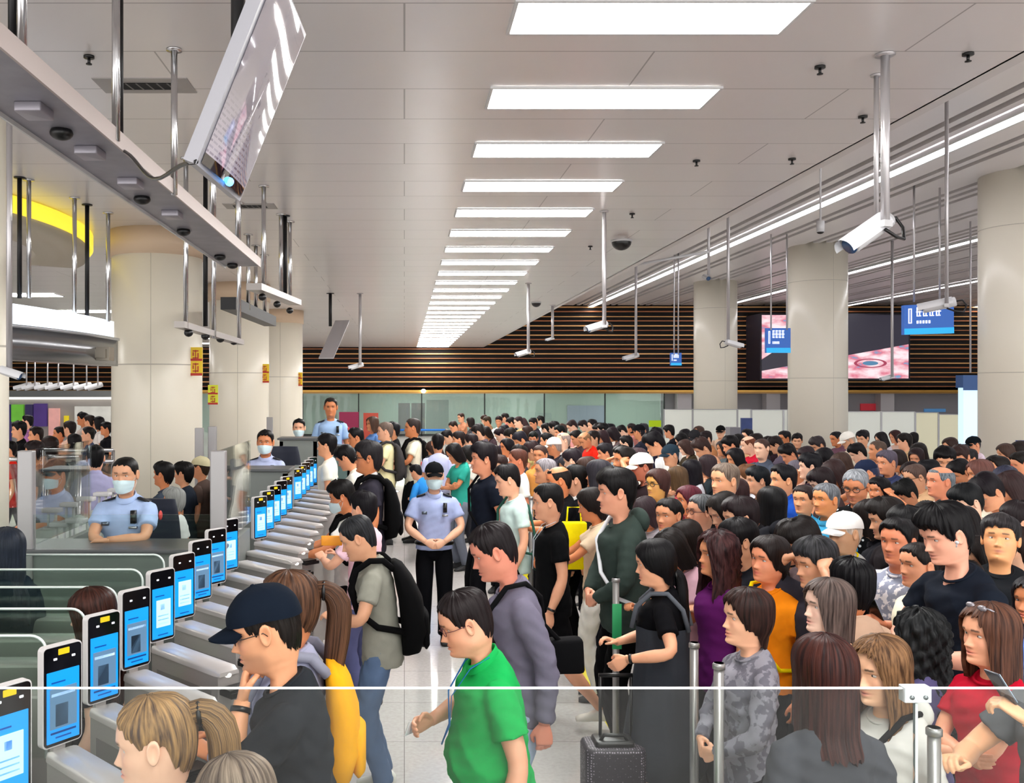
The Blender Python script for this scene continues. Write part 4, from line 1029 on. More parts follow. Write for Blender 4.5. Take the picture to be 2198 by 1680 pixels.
def dome(px, py, rpx, lb):
    d = HM*F/(CY-py); p = W(px, py, d); R_ = rpx/F*d; r0 = empty('dome_camera', (p.x, d, ZC)); tag(r0, lb, 'camera')
    g = G(); g.tube([(0, 0, 0), (0, 0, -.03)], R_*1.08, 24); g.obj('base', WHITEP, r0); g = G(); g.ell((0, 0, -.03), (R_, R_, R_*.85), 24, 12); g.obj('dome', BLACKP, r0)
dome(1334, 515, 21, 'large black dome camera on the dropped ceiling'); dome(1151, 648, 10, 'small black dome camera far down the dropped ceiling')
# bullet cameras on poles
def cctv(px, yt, yb, d, L_, hd, lb, zt=None, side=-1, pr=None, cable=True, tilt=.28):
    b = W(px, yb, d); zt_ = (ZC if (px-CX)/F*d < EDGE else ZR) if zt is None else zt
    r0 = empty('security_camera', (b.x, d, b.z)); r0.rotation_euler = (0, 0, math.radians(hd)); tag(r0, lb, 'camera', 'white cameras on ceiling poles')
    pr = pr or .014+.0009*d
    g = G(); g.tube([(0, 0, -.03*L_), (0, 0, zt_-b.z)], pr, 12); g.tube([(0, 0, zt_-b.z-.015), (0, 0, zt_-b.z)], pr*2.2, 14); g.obj('pole', mat('camera_pole', 'bdbabc', .3, .6), r0)
    g = G(); ca, sa = math.cos(tilt), math.sin(tilt); D = Vector((0, ca, -sa)); U = Vector((0, sa, ca)); S_ = Vector((1, 0, 0)); off = Vector((pr+.14*L_, -.28*L_, .14*L_))
    tt = np.linspace(0, 2*PI, 20, endpoint=False); rw = []
    for (t_, r_) in ((0, .13), (.02, .175), (.3, .19), (.95, .19), (1.0, .185)):
        rw.append([list(off+D*(t_*L_)+S_*(r_*L_*math.cos(v))+U*(r_*L_*.9*math.sin(v))) for v in tt])
    g.grid(np.array(rw), True, True, True); g.obj('housing', WHITEP, r0)
    g = G(); rw = []
    for (t_, r_) in ((.1, .202), (1.16, .205)):
        rw.append([list(off+D*(t_*L_)+S_*(r_*L_*math.cos(v))+U*(r_*L_*.95*math.sin(v))) for v in np.linspace(-.2, PI+.2, 14)])
    rw = np.array(rw); g.grid(rw, False); g.grid(rw[:, ::-1]-np.array(U)*.004, False); g.obj('sun_shield', mat('shield', 'd9dade', .35), r0)
    g = G(); e = off+D*(L_*1.005); g.tube([e, e+D*.02*L_], .155*L_, 18); g.obj('lens_glass', mat('lens_blue', '33557f', .1), r0)
    g = G(); g.obox((-pr, -pr*1.2, -.06*L_), (pr*2+.18*L_, 0, 0), (0, pr*2.4, 0), (0, 0, .12*L_)); g.obox((pr+.06*L_, -.05*L_, -.10*L_), (.14*L_, 0, 0), (0, .16*L_, 0), (0, 0, .16*L_)); g.obj('bracket', WHITEP, r0, False)
    if cable:
        g = G(); s0 = off-D*.0; g.tube([s0, s0+Vector((0, -.18, .03))*L_, s0+Vector((-.05, -.30, -.15))*L_, s0+Vector((-.15, -.22, -.38))*L_, s0+Vector((-.2, 0, -.36))*L_, (0, 0, -.1*L_)], .022*L_+.003, 8); g.obj('cable', BLACKP, r0)
cctv(1900, 120, 480, 6.0, .36, 108, 'large white security camera with black cable on the thick pole', pr=.028, tilt=.55)
pole(1881, 230, 470, 6.4, .016, mat('camera_pole', 'bdbabc', .3, .6), 'thin pole close beside the large security camera pole', zt=ZC)
cctv(1297, 450, 700, 11.3, .26, 110, 'white security camera hanging at the black slats above the crowd, right of the ceiling panels')
cctv(2032, 190, 655, 13.2, .42, 60, 'white security camera beside the blue hanging sign', zt=ZR, tilt=.2)
cctv(1134, 600, 757, 19, .3, 110, 'small white camera hanging left of the middle of the slatted wall')
cctv(1186, 650, 727, 24, .2, 100, 'tiny white camera on a short pole under the dome camera', cable=False)
cctv(1365, 575, 765, 26, .4, 95, 'small white camera hanging low before the slats left of the round column', zt=ZR, cable=False)
cctv(1521, 450, 596, 21, .3, 180, 'white box camera above the first slim round column', zt=ZR, cable=False)
cctv(1563, 455, 738, 17.5, .3, 270, 'small camera with a looped black cable before the first slim column', zt=ZR)
cctv(1915, 540, 810, 27, .35, 90, 'small camera hanging in front of the big lit screen', zt=ZR, cable=False)
cctv(773, 650, 785, 21, .3, 100, 'small pale camera hanging beyond the third cream column', cable=False)
cctv(20, 600, 800, 6.2, .16, 255, 'white camera at the left picture edge', zt=ZC, cable=False)
for i, px in enumerate((57, 75, 102, 125, 158, 186, 210)):
    cctv(px, 790, 829, 26, .42, 100, 'white camera in the distant row on the left, %s' % ['first from the picture edge', 'second', 'third', 'fourth, middle one', 'fifth', 'sixth', 'last before the column'][i], zt=3.3, cable=False, pr=.02)
for (px, yt, yb, d, lb) in ((2083, 440, 800, 24, 'slim white pole above the lit totem'), (1655, 600, 708, 26, 'slim pole holding the blue sign left of the middle column'), (1689, 600, 708, 26, 'second slim pole holding the blue sign left of the middle column'), (1447, 655, 762, 30, 'slim pole of the small blue sign'), (1456, 655, 762, 30, 'second slim pole of the small blue sign'), (1962, 480, 648, 20, 'slim pole holding the large blue sign'), (2017, 460, 648, 20, 'second slim pole holding the large blue sign'), (1760, 465, 468, 12.5, 'short stub under the ceiling near the large camera')):
    if px != 1760: pole(px, yt, yb, d, .022, mat('camera_pole', 'bdbabc', .3, .6), lb, zt=ZR+.35, group='slim poles on the right')
p = W(1761, 492, 13.5); g = G(); g.tube([(0, 0, 0), (0, 0, -.16)], .055, 16); g.ell((0, 0, -.16), (.05, .05, .03), 14, 6, 1); g.tube([(0, 0, 0), (0, 0, ZR-p.z)], .015, 8); o = g.obj('spot_camera', [WHITEP, BLACKP]); o.location = (p.x, 13.5, p.z+.12); tag(o, 'small white cylinder camera hanging left of the large one', 'camera')
g = G(); a = W(1365, 568, 20.5); b = W(1521, 540, 20.5); g.tube([a, b], .03, 8); g.tube([a, a+Vector((-.25, .3, -.02))], .045, 8); g.tube([(a.x+.1, a.y, a.z), (a.x+.1, a.y, ZR)], .02, 6); o = g.obj('cable_arm', WHITEP); tag(o, 'thin white horizontal arm crossing the strip light', 'arm')

# hanging blue signs and the large lit screen
def bluesign(px0, py0, px1, py1, d, lb, dy=0, group='blue hanging signs'):
    a = W(px0, py0, d); b = W(px1, py1, d); r0 = empty('blue_sign', (a.x, d, b.z)); wv = b.x-a.x; hh = a.z-b.z; tag(r0, lb, 'sign', group)
    sk = Vector((wv, dy, 0)); g = G(); g.obox((0, 0, 0), sk, (0, .12, 0), (0, 0, hh)); g.obj('panel', mat('sign_blue', '2a5aa8', .4, emit=.55), r0, False)
    g = G(); g.obox((0, -.01, 0), sk, (0, .01, 0), (0, 0, hh*.2)); g.obj('cyan_band', mat('sign_cyan', '21a5e0', .4, emit=.6), r0, False)
    g = G(); u = sk
    def r_(x0, x1, z0, z1): g.obox(u*x0+Vector((0, -.015, hh*z0)), u*(x1-x0), (0, .01, 0), (0, 0, hh*(z1-z0)))
    r_(.08, .10, .4, .85); r_(.13, .15, .4, .85); r_(.08, .15, .85, .88); r_(.08, .15, .37, .4)
    for k in range(4):
        x = .25+.13*k; r_(x, x+.02, .62, .9); r_(x+.05, x+.07, .62, .9); r_(x, x+.09, .88, .91); r_(x-.01, x+.1, .74, .77); r_(x, x+.09, .60, .63)
    for k in range(5): r_(.25+.06*k, .285+.06*k, .36, .46)
    g.obj('lettering', mat('sign_white', 'f2f6ff', .4, emit=.9), r0, False)
bluesign(1941, 655, 2018, 718, 20, 'large blue hanging sign with white characters and cyan band', dy=-.5)
bluesign(1645, 704, 1697, 757, 26, 'blue hanging sign half behind the middle round column')
bluesign(1440, 757, 1463, 784, 30, 'small blue hanging sign with a white letter near the first slim column')
def ledmat():
    m = bpy.data.materials.new('led_picture'); m.use_nodes = True; nt = m.node_tree; N = nt.nodes; L = nt.links; b = N['Principled BSDF']
    uv = N.new('ShaderNodeUVMap'); uv.uv_map = 'uv'; sp = N.new('ShaderNodeSeparateXYZ'); L.new(uv.outputs[0], sp.inputs[0])
    def M(op, a, b_, c=None):
        n = N.new('ShaderNodeMath'); n.operation = op
        for i, v in enumerate((a, b_, c)):
            if v is None: continue
            if isinstance(v, (int, float)): n.inputs[i].default_value = v
            else: L.new(v, n.inputs[i])
        return n.outputs[0]
    u, v = sp.outputs[0], sp.outputs[1]
    no = N.new('ShaderNodeTexNoise'); no.inputs['Scale'].default_value = 7; no.inputs['Detail'].default_value = 4; L.new(uv.outputs[0], no.inputs['Vector'])
    cr = N.new('ShaderNodeValToRGB'); el = cr.color_ramp.elements; el[0].position = .40; el[0].color = srgb('e0768c'); el[1].position = .60; el[1].color = srgb('ffe9ee')
    e2 = el.new(.34); e2.color = srgb('7aa0c4'); L.new(no.outputs['Fac'], cr.inputs[0])
    ln = M('ADD', M('MULTIPLY', u, .42), .12)                         # lower edge of the dark band
    up = M('ADD', M('MULTIPLY', u, 1.5), .30)
    dark = M('MULTIPLY', M('GREATER_THAN', v, ln), M('LESS_THAN', v, up))
    mx = N.new('ShaderNodeMix'); mx.data_type = 'RGBA'; L.new(dark, mx.inputs[0]); L.new(cr.outputs[0], mx.inputs[6]); mx.inputs[7].default_value = srgb('2e2b38')
    ex, ey = M('SUBTRACT', u, .74), M('SUBTRACT', v, .24)
    r2 = M('SQRT', M('ADD', M('MULTIPLY', M('MULTIPLY', ex, ex), 14), M('MULTIPLY', M('MULTIPLY', ey, ey), 34)), 0)
    ring = M('MULTIPLY', M('LESS_THAN', r2, .42), M('GREATER_THAN', r2, .34)); iris = M('LESS_THAN', r2, .2)
    m2 = N.new('ShaderNodeMix'); m2.data_type = 'RGBA'; L.new(ring, m2.inputs[0]); L.new(mx.outputs[2], m2.inputs[6]); m2.inputs[7].default_value = srgb('a8405a')
    m3 = N.new('ShaderNodeMix'); m3.data_type = 'RGBA'; L.new(iris, m3.inputs[0]); L.new(m2.outputs[2], m3.inputs[6]); m3.inputs[7].default_value = srgb('5585a8')
    b.inputs['Base Color'].default_value = (0, 0, 0, 1); L.new(m3.outputs[2], b.inputs['Emission Color']); b.inputs['Emission Strength'].default_value = .46; b.inputs['Roughness'].default_value = .4
    return m
SD = 46.0; a = W(1635, 676, SD); b = W(1950, 812, SD); r0 = empty('led_screen', (a.x, SD, b.z)); tag(r0, 'huge lit advertising screen with a pinkish close-up of an eye on the slatted wall', 'screen')
wv = b.x-a.x; hh = a.z-b.z; g = G(); g.grid(np.array([[(0, -.01, 0), (wv, -.01, 0)], [(0, -.01, hh), (wv, -.01, hh)]]), False, uv=np.array([(0, 0), (1, 0), (0, 1), (1, 1)])); g.obj('picture', ledmat(), r0, False, uv=True)
g = G(); g.box(-.08, wv+.08, 0, WY-SD-.1, -.08, hh+.08); g.obj('housing', mat('led_housing', '1b1826', .5), r0, False)
g = G(); a = W(905, 839, 46); g.ell((0, 0, 0), (.12, .06, .10), 12, 8); o = g.obj('wall_lamp', mat('wall_lamp_glow', 'ffffff', .4, emit=8)); o.location = (W(909, 839, 47.6).x, 47.6, W(909, 839, 47.6).z); tag(o, 'tiny bright lamp at the lower edge of the slatted wall', 'light')

# distant left: bright shop wall
boxthing('light_bar', 8, 244, 852, 857, 30.9, .1, mat('bar_glow', 'f4f0e6', .5, emit=1.5), 'long thin cream light bar across the far left room', 'light')
boxthing('fascia', 8, 244, 838, 852, 30.89, .1, mat('fascia_grey', '6d7070', .5), 'grey fascia under the distant slats on the left', 'fascia')
boxthing('wall_panel', 8, 244, 838, 1000, 31, .2, mat('shop_wall', 'a19c98', .6), 'pale grey wall of the far left room', 'wall panel', zb=0)
for i, (x0, x1, y0, y1, c, lb) in enumerate(((6, 22, 868, 948, '3a2f6a', 'narrow dark violet poster at the left edge'), (24, 50, 868, 905, '6fc23c', 'green lit poster in the far left room'), (54, 70, 868, 925, '2b2350', 'dark violet poster right of the green one'), (72, 100, 866, 915, '4a2f7a', 'violet poster with pale figure'), (104, 127, 876, 935, 'e4a7a0', 'tall pink poster in the far left room'), (137, 146, 892, 922, 'e9d018', 'small yellow sign in the far left room'), (160, 236, 872, 940, 'c9c9c2', 'pale board beside the nearest cream column'))):
    boxthing('poster', x0, x1, y0, y1, 30.89, .1, mat('poster', c, .5, emit=.25, var=.25, bscale=3), lb, 'poster', 'posters in the far left room')

# ---- floor line
g = G(); yx = lambda d: .46+.028*0+ (1258-CX)/F*0
P0 = W(1330, 1545, H*F/(1545-CY)); P1 = W(1190, 1385, H*F/(1385-CY)); 
g = G(); xl0, xl1 = 1.46, 1.66
g.box(1.46, 1.64, 1.5, 30, .0, .004); o = g.obj('floor_line', mat('yellow_tape', 'f2e600', .4)); tag(o, 'broad yellow line taped along the floor beside the queue', 'floor line')
g = G(); g.box(1.66, 1.69, 1.5, 30, .0, .004); o = g.obj('floor_line', mat('violet_tape', '8a86a8', .4)); tag(o, 'thin greyish line beside the yellow floor line', 'floor line')

# ================================================================== GATES
def gate(i, d, label, lateral=True, screen=True, simple=False, zt=1.18, slabel=None, tagc=False):
    X = -1.2
    r0 = empty('passport_gate', (X, d, 0)); tag(r0, label, 'gate', 'passport gates')
    D = Vector((.71, -.70, 0)); Nn = Vector((.70, .71, 0)); L_ = .56; T_ = .105
    g = G(); base = Vector((-.02, .03, 0))
    g.obox(base, D*L_, Nn*T_, (0, 0, zt-.03)); g.obox(base+D*.05+Vector((0, 0, .12))-Nn*.002, D*(L_-.10), Nn*.004, (0, 0, zt-.22), 1)
    g.obj('cabinet', [STEEL, STEELD], r0, False)
    g = G(); tt = np.array([0, .25, .5, PI/2, PI-.5, PI-.25, PI]); rw = []
    for u in (-.008, .01, L_-.02, L_+.006, L_+.012):
        k = 1 if .0 < u < L_ else .9
        rw.append([list(base+D*u+Nn*(T_/2-(T_/2+.006)*k*math.cos(v))+Vector((0, 0, zt-.03+(.03 if u < L_ else .02)*k*min(1, math.sin(v)*2.4)))) for v in tt])
    rw = np.array(rw); g.grid(rw, False); g.add([rw[0, j] for j in range(7)], [tuple(range(7))]); g.add([rw[-1, j] for j in range(7)], [tuple(range(7))[::-1]])
    g.obj('top_cover', mat('gate_cover', 'cfcac8', .3, .35), r0)
    if not simple:
        g = G(); c = base+D*(L_-.01)+Nn*.01+Vector((0, 0, zt-.11)); g.obox(c, D*.10, Nn*.13, (0, 0, .022)); g.obox(c+D*.015+Vector((0, 0, .022)), D*.075, Nn*.11, (.0, 0, .012)); g.obj('passport_reader', BLACKP, r0, False)
        g = G(); c = base+D*(L_+.002)+Nn*(T_*.5)+Vector((0, 0, zt-.03)); g.ell(c, (.016, .016, .012), 10, 6); g.obj('indicator_lamp', mat('lamp_white', 'fff7ee', .3, emit=2), r0)
    if lateral:
        g = G(); g.rbox(-2.3, -.28, -.07, .07, 0, 1.12, .03); g.box(-1.9, -.5, -.072, -.07, .85, .90, 1); g.obj('rear_cabinet', [STEEL, BLACKP], r0, False)
        g = G(); g.ell((-.42, -.072, .93), (.016, .006, .016), 12, 6); g.obj('green_lamp', mat('green_led', '28e070', .3, emit=6), r0)
        g = G(); P = []; R_ = .06
        for k in range(7):
            a_ = PI/2-PI/2*k/6; P.append((-.18-R_+R_*math.cos(a_), 1.47-R_+R_*math.sin(a_)))
        pl = [(-2.4, 1.47)]+P+[(-.18, 1.0), (-2.4, 1.0)]
        g.add([(x, -.006, z) for x, z in pl]+[(x, .006, z) for x, z in pl], [tuple(range(len(pl))), tuple(range(len(pl), 2*len(pl)))[::-1]]); g.obj('glass_wing', glassmat('lane_glass', (.90, .94, .92), .2, .0), r0, False)
        g = G(); g.tube([(x, 0, z) for x, z in pl[:-1]], .006, 6); g.obj('glass_edge', mat('glass_edge', 'dfe9e6', .3, .1), r0)
    if screen:
        wv, hh = .155, .345; U = Vector((.58, .81, 0)); Fn = Vector((.81, -.58, 0)); s0 = Vector((-.02, -.01, zt+.02))
        sr = empty('scan_terminal', (X, d, 0)); tag(sr, slabel, 'terminal', 'face scanning terminals')
        def rr_(o_, w_, h_, r_, dep, m, nm, par=sr, n=5):
            pts = []
            for (cx_, cz_, a0) in ((w_-r_, h_-r_, 0), (r_, h_-r_, 90), (r_, r_, 180), (w_-r_, r_, 270)):
                for k in range(n+1):
                    a_ = math.radians(a0+90*k/n); pts.append((cx_+r_*math.cos(a_), cz_+r_*math.sin(a_)))
            f = [o_+U*x+Vector((0, 0, z)) for x, z in pts]; bk = [v-Fn*dep for v in f]; n_ = len(f)
            g = G(); g.add([list(v) for v in f+bk], [tuple(range(n_))[::-1], tuple(range(n_, 2*n_))]+[(k, (k+1) % n_, n_+(k+1) % n_, n_+k) for k in range(n_)]); return g.obj(nm, m, par, False)
        rr_(s0, wv, hh, .018, .028, mat('terminal_shell', 'd6d3d3', .35), 'shell')
        rr_(s0+U*.005+Vector((0, 0, .005))+Fn*.003, wv-.010, hh-.010, .014, .004, mat('terminal_face', '07070a', .15), 'front_glass')
        dsp = rr_(s0+U*.014+Vector((0, 0, .016))+Fn*.0045, wv-.028, hh*.70, .002, .002, mat('display_blue', '0c7fd6', .3, emit=1.15), 'display')
        q = random.Random(i*3+1)
        def det(x0, x1, z0, z1, c, nm, e=.9): rr_(s0+U*(wv*x0)+Vector((0, 0, hh*z0))+Fn*.006, wv*(x1-x0), hh*(z1-z0), .001, .001, mat(nm, c, .3, emit=e), nm, dsp, 1)
        if i in (1, 2, 3, 6, 7):
            det(.16, .84, .18, .58, '5b7d9c', 'camera_view', .5); det(.30, .62, .20, .42, '23303e', 'view_figure', .2); det(.20, .80, .50, .53, 'cfeaff', 'text_line'); det(.18, .82, .13, .15, '0d3f80', 'text_line', .3)
        else:
            det(.24, .80, .20, .58, 'a9d4f4', 'info_card', .95); det(.40, .56, .44, .52, '3578ba', 'card_picture', .5)
            for k in range(3): det(.30, .72, .24+.055*k, .255+.055*k, '5a9cd8', 'text_line', .6)
        det(.20, .55, .63, .645, '0c4c9a', 'text_line', .4); det(.30, .70, .085, .10, '0c4c9a', 'text_line', .4)
        for u_ in (.26, .72):
            rr_(s0+U*(wv*u_)+Vector((0, 0, hh*.855))+Fn*.004, .014, .008, .002, .002, mat('lens_white', 'dfe2ee', .2, emit=.7), 'camera_lens', sr, 2)
        if tagc: rr_(s0+U*(wv*.38)+Vector((0, 0, hh*.90))+Fn*.004, wv*.28, hh*.06, .002, .003, mat('yellow_tag', 'f2cf12', .5), 'yellow_sticker', sr, 2)
        g = G(); c = s0+U*(wv*.35)-Fn*.018; g.obox(c-Vector((0, 0, .06)), U*(wv*.3), -Fn*.02, (0, 0, .10)); g.obj('stand', STEEL, sr, False)
tagset = {0, 1, 2, 9, 10, 11, 13, 14, 15}
SLB = ['cut by the picture corner', 'second from the corner, with yellow sticker, showing a grey figure', 'third from the corner, with yellow sticker, showing a dark picture', 'fourth from the corner, without sticker', 'fifth from the corner, showing a pale card', 'sixth from the corner, showing a pale card', 'third before the glass post, showing a figure', 'second before the glass post, showing a dark figure', 'last one before the glass post',
       'nearest of the group beyond the glass post', 'second beyond the glass post', 'third beyond the glass post', 'fourth beyond the glass post', 'nearest of the farthest group', 'second of the farthest group', 'third of the farthest group', 'fourth of the farthest group', 'fifth of the farthest group', 'last one by the man in white']
gi = 0
for i in range(22):
    d = 2.71+.44*i
    scr = i not in (9, 10, 16)
    if i in (9, 10):
        gate(i, d, 'brushed steel gate cabinet without terminal, %s behind the glass post' % ('first' if i == 9 else 'second'), lateral=False, screen=False); continue
    if i == 16 or gi >= len(SLB): 
        gate(i, d, 'brushed steel gate cabinet far down the row, %s' % {16: 'between two groups of terminals', 21: 'last of all', 20: 'last but one'}.get(i, 'deep'), lateral=False, screen=False, simple=True); continue
    gate(i, d, 'steel gate below the terminal %s' % SLB[gi], lateral=d < 5.6, simple=d > 8, slabel='face scanning terminal, '+SLB[gi], tagc=gi in tagset); gi += 1

# ---- officers' booths
BG = glassmat('booth_glass', (.95, .98, .97), .1, .0)
def booth(X0, X1, d0, d1, zd, zg, label, posts=True, fl_=1.2, glass=True, m=None):
    r0 = empty('officer_booth', ((X0+X1)/2, d0, 0)); tag(r0, label, 'booth', 'officer booths'); o_ = (X0+X1)/2
    g = G(); g.box(X0-o_, X1-o_, 0, .06, 0, zd-.03); g.box(X0-o_, X0-o_+.05, 0, d1-d0, 0, zd-.05); g.box(X1-o_-.05, X1-o_, 0, d1-d0, 0, zd-.05); g.obj('front_panel', m or mat('booth_grey', '7f8582', .45, .3), r0, False)
    g = G(); g.rbox(X0-o_-.03, X1-o_+.03, -.05, .42, zd-.03, zd, .02); g.obj('counter', mat('counter_grey', '5d6062', .35, .3), r0, False)
    g = G(); g.box(X0-o_+.06, X1-o_-.06, .06, d1-d0, 0, fl_); g.obj('raised_floor', mat('booth_floor', '55585a', .7), r0, False)
    if posts:
        for xx in (X0-o_, X1-o_):
            g = G(); g.rbox(xx-.05, xx+.05, -.02, .05, zd-.2, zg, .012); g.obj('post', mat('post_grey', 'a3a1a2', .4, .4), r0, False)
    if glass:
        g = G(); g.box(X0-o_+.05, X1-o_-.05, .0, .012, zd, zd+.22); g.obj('front_glass', BG, r0, False)
        for xx in (X0-o_+.0, X1-o_): g = G(); g.box(xx-.006, xx+.006, .05, d1-d0, zd, zg); g.obj('side_glass', BG, r0, False)
    return r0
b1 = W(55, 1180, 6.05); b2 = W(468, 1180, 6.05)
booth(b1.x, b2.x, 6.05, 7.3, 1.385, 2.02, 'glazed officer booth with grey counter behind the near gates', fl_=.45)
b1 = W(536, 1005, 9.6); b2 = W(642, 1005, 9.6)
booth(b1.x-.35, b2.x-.12, 9.6, 10.8, 1.60, 1.60, 'grey officer booth beside the second cream column', posts=False, glass=False, fl_=.6)
b1 = W(600, 940, 13.2); b2 = W(680, 940, 13.2)
booth(b1.x, b2.x, 13.2, 14.4, 1.73, 1.75, 'small grey officer booth beside the third cream column', posts=False, glass=False, fl_=.6)
b1 = W(672, 900, 15.2); b2 = W(752, 900, 15.2)
booth(b1.x, b2.x, 15.2, 16.8, 1.50, 1.5, 'teal grey podium in front of the standing officer', posts=False, glass=False, fl_=.55, m=mat('teal_grey', '6f8a88', .4, .2))
for i, (px, y0, y1, d, lb) in enumerate(((428, 918, 1000, 11.5, 'grey post of the glass screen beside the nearest cream column'), (456, 915, 1000, 11.6, 'second grey post of the glass screen beside the nearest cream column'), (579, 895, 940, 16, 'grey post beside the second cream column'), (508, 985, 1130, 8.0, 'thin post with yellow edge between two booths'))):
    a = W(px, y0, d); g = G(); g.rbox(-.05, .05, -.04, .04, 0, a.z, .01); o = g.obj('glass_post', mat('post_grey', 'a3a1a2', .4, .4), smooth=False); o.location = (a.x, d, 0); tag(o, lb, 'post', 'grey posts on the left')
a = W(395, 940, 11.5); b = W(428, 918, 11.5)
# office things on booths
def officechair(px, d, z, label, k=1):
    r0 = empty('office_chair', (W(px, 0, d).x, d, z)); tag(r0, label, 'chair', 'officers\' chairs')
    g = G(); g.rbox(-.24, .24, -.22, .24, .42, .50, .06); g.obj('seat', mat('chair_navy', '141a2b', .7), r0)
    g = G(); P = []
    for t_ in np.linspace(0, 1, 9):
        z_ = .52+.62*t_; w_ = .23*(1-.25*t_**3); P.append([(w_*math.sin(v)*1.0, .27+.05*t_+.035*math.cos(v)-.04*abs(math.sin(v)), z_) for v in np.linspace(0, 2*PI, 20, endpoint=False)])
    g.grid(np.array(P), True, True, True); g.obj('backrest', mat('chair_navy', '141a2b', .7), r0)
    g = G(); g.tube([(0, 0, .06), (0, 0, .42)], .03, 10); 
    for k_ in range(5): a_ = k_*2*PI/5; g.tube([(0, 0, .07), (.26*math.cos(a_), .26*math.sin(a_), .03)], .018, 8)
    g.obj('base', BLACKP, r0)
officechair(305, 6.75, .45, 'navy office chair of the masked officer in the near booth')
officechair(600, 10.45, .62, 'dark office chair of the second seated officer')

# ---- foreground glass barrier
GD = 1.3; zt = H-642/F*GD
gb = empty('glass_barrier', (0, GD, 0)); tag(gb, 'clear glass barrier across the foreground with a pale polished top edge', 'barrier')
FG = glassmat('barrier_glass', (.93, .955, .945), .15, .0)
g = G(); g.box(-1.2, W(1962, 0, GD).x, -.003, .003, .9, zt); g.obj('glass_pane', FG, gb, False)
g = G(); g.box(W(1968, 0, GD).x, 1.6, -.003, .003, .9, zt); g.obj('glass_pane', FG, gb, False)
g = G(); g.box(-1.2, 1.6, -.0032, .0032, zt, zt+.0012); g.obj('polished_edge', mat('edge_glow', 'eef4f2', .15), gb, False)
a = W(1935, 1471, GD); b = W(1993, 1504, GD); g = G(); g.rbox(a.x, b.x, -.009, .009, b.z, a.z, .002); g.obj('clamp', mat('clamp_steel', 'c4cccd', .3, .3), gb, False)
for px in (1950, 1979):
    c = W(px, 1492, GD); g = G(); g.tube([(c.x, -.011, c.z), (c.x, -.009, c.z)], .003, 12, up=(0, 0, 1)); g.obj('clamp_screw', mat('screw', '7d8586', .3, .8), gb)
g = G(); xx = W(1965, 0, GD).x; g.box(xx-.0018, xx+.0018, -.003, .003, .9, zt-.02); g.obj('joint', mat('joint', 'b9c4c2', .3), gb, False)
# platform the viewer stands on
g = G(); g.box(-3, 3, -3, 1.36, 0, .9); struct(g.obj('floor_platform', mat('platform', '9a9896', .5), smooth=False))

# stanchions of the queue
def stanchion(px, py, d, lb, tagm=None, tape=None):
    a = W(px, py, d); r0 = empty('queue_post', (a.x, d, 0)); tag(r0, lb, 'post', 'metal queue posts')
    g = G(); g.tube([(0, 0, .02), (0, 0, a.z)], .020, 16); g.tube([(0, 0, a.z-.025), (0, 0, a.z-.006), (0, 0, a.z)], [.025, .025, .020], 16); g.obj('tube', mat('dull_steel', 'a2a19f', .34, .7), r0)
    g = G(); g.tube([(0, 0, 0), (0, 0, .012), (0, 0, .03)], [.15, .14, .03], 24); g.obj('foot', CHROME, r0)
    if tagm: g = G(); g.rbox(-.028, .028, -.03, -.024, a.z-.42, a.z-.15, .002); g.obj('hanging_label', mat('green_tag', tagm, .5), r0)
stanchion(1322, 1240, 5.6, 'metal queue post with a green tag beside the man in the green jacket', '2fa565')
stanchion(1490, 1378, 4.4, 'dark metal queue post right of the woman with the suitcase')
stanchion(1543, 1422, 3.75, 'bright metal queue post in front of the woman in the patterned grey blouse')
stanchion(1140, 1065, 8.6, 'metal queue post beside the man in the pale mint T-shirt')
stanchion(2005, 1560, 3.0, 'metal queue post seen through the glass near the clamp')
def belt(a, b, z, c, lb):
    g = G(); a = Vector((a.x, a.y, z)); b = Vector((b.x, b.y, z)); n = (b-a).normalized(); g.obox(a, b-a, Vector((-n.y, n.x, 0))*.006, (0, 0, .05)); o = g.obj('queue_belt', cloth(c)); tag(o, lb, 'belt')
belt(W(845, 925, 22), W(958, 925, 22), H-90/F*22, '2f6fc0', 'blue queue belt stretched behind the walkway at the back')
for (px, lb) in ((845, 'queue post holding the left end of the blue belt'), (958, 'queue post holding the right end of the blue belt')): stanchion(px, 920, 22, lb)

# ================================================================== PEOPLE
# ---- officers
o1 = person(270, 980, 6.6, 176, 'buzz', '0a0909', top='uniform', tc='a9bfe6', bc='141722', arms='desk', mask=1, uni=True, sit=True, label='masked officer in light blue uniform shirt, arms folded on the near booth counter', group='officers', wid=1.04, sk='dca583', pitch=5, hs=1.07)
person(570, 922, 10.3, 178, 'short', '0b0a0b', top='uniform', tc='b3bde0', bc='141722', arms='desk', mask=1, uni=True, sit=True, label='masked officer seated at the booth beside the second cream column', group='officers', hs=1.08)
person(642, 898, 14.0, 180, 'short', '0b0a0b', top='uniform', tc='a9bfe6', bc='141722', arms='desk', mask=1, sit=True, label='masked officer seated farthest, before the third cream column', group='officers', hs=1.1)
person(710, 853, 16.3, 182, 'neat', '1a1512', top='uniform', tc='a4c4ee', bc='141722', arms='down', uni=True, sit=False, label='officer standing raised above the queue behind the teal grey podium', group='officers')
person(932, 990, 8.9, 181, 'neat', '0b0a0c', top='uniform', tc='a6b3dc', bc='0d0e14', arms='clasp', mask=1, uni=True, cap=1, capc='111318', label='officer in peaked cap and mask standing in the walkway, hands joined', group='officers', wid=1.05, fem=0, sk='e8b596', shoes='0b0b0d', badge='e0241c')
person(940, 930, 13.5, 5, 'short', '0b0a0c', top='uniform', tc='c3c8ea', bc='101118', arms='down', uni=True, label='officer seen from behind in pale lilac blue shirt and black belt', group='officers')
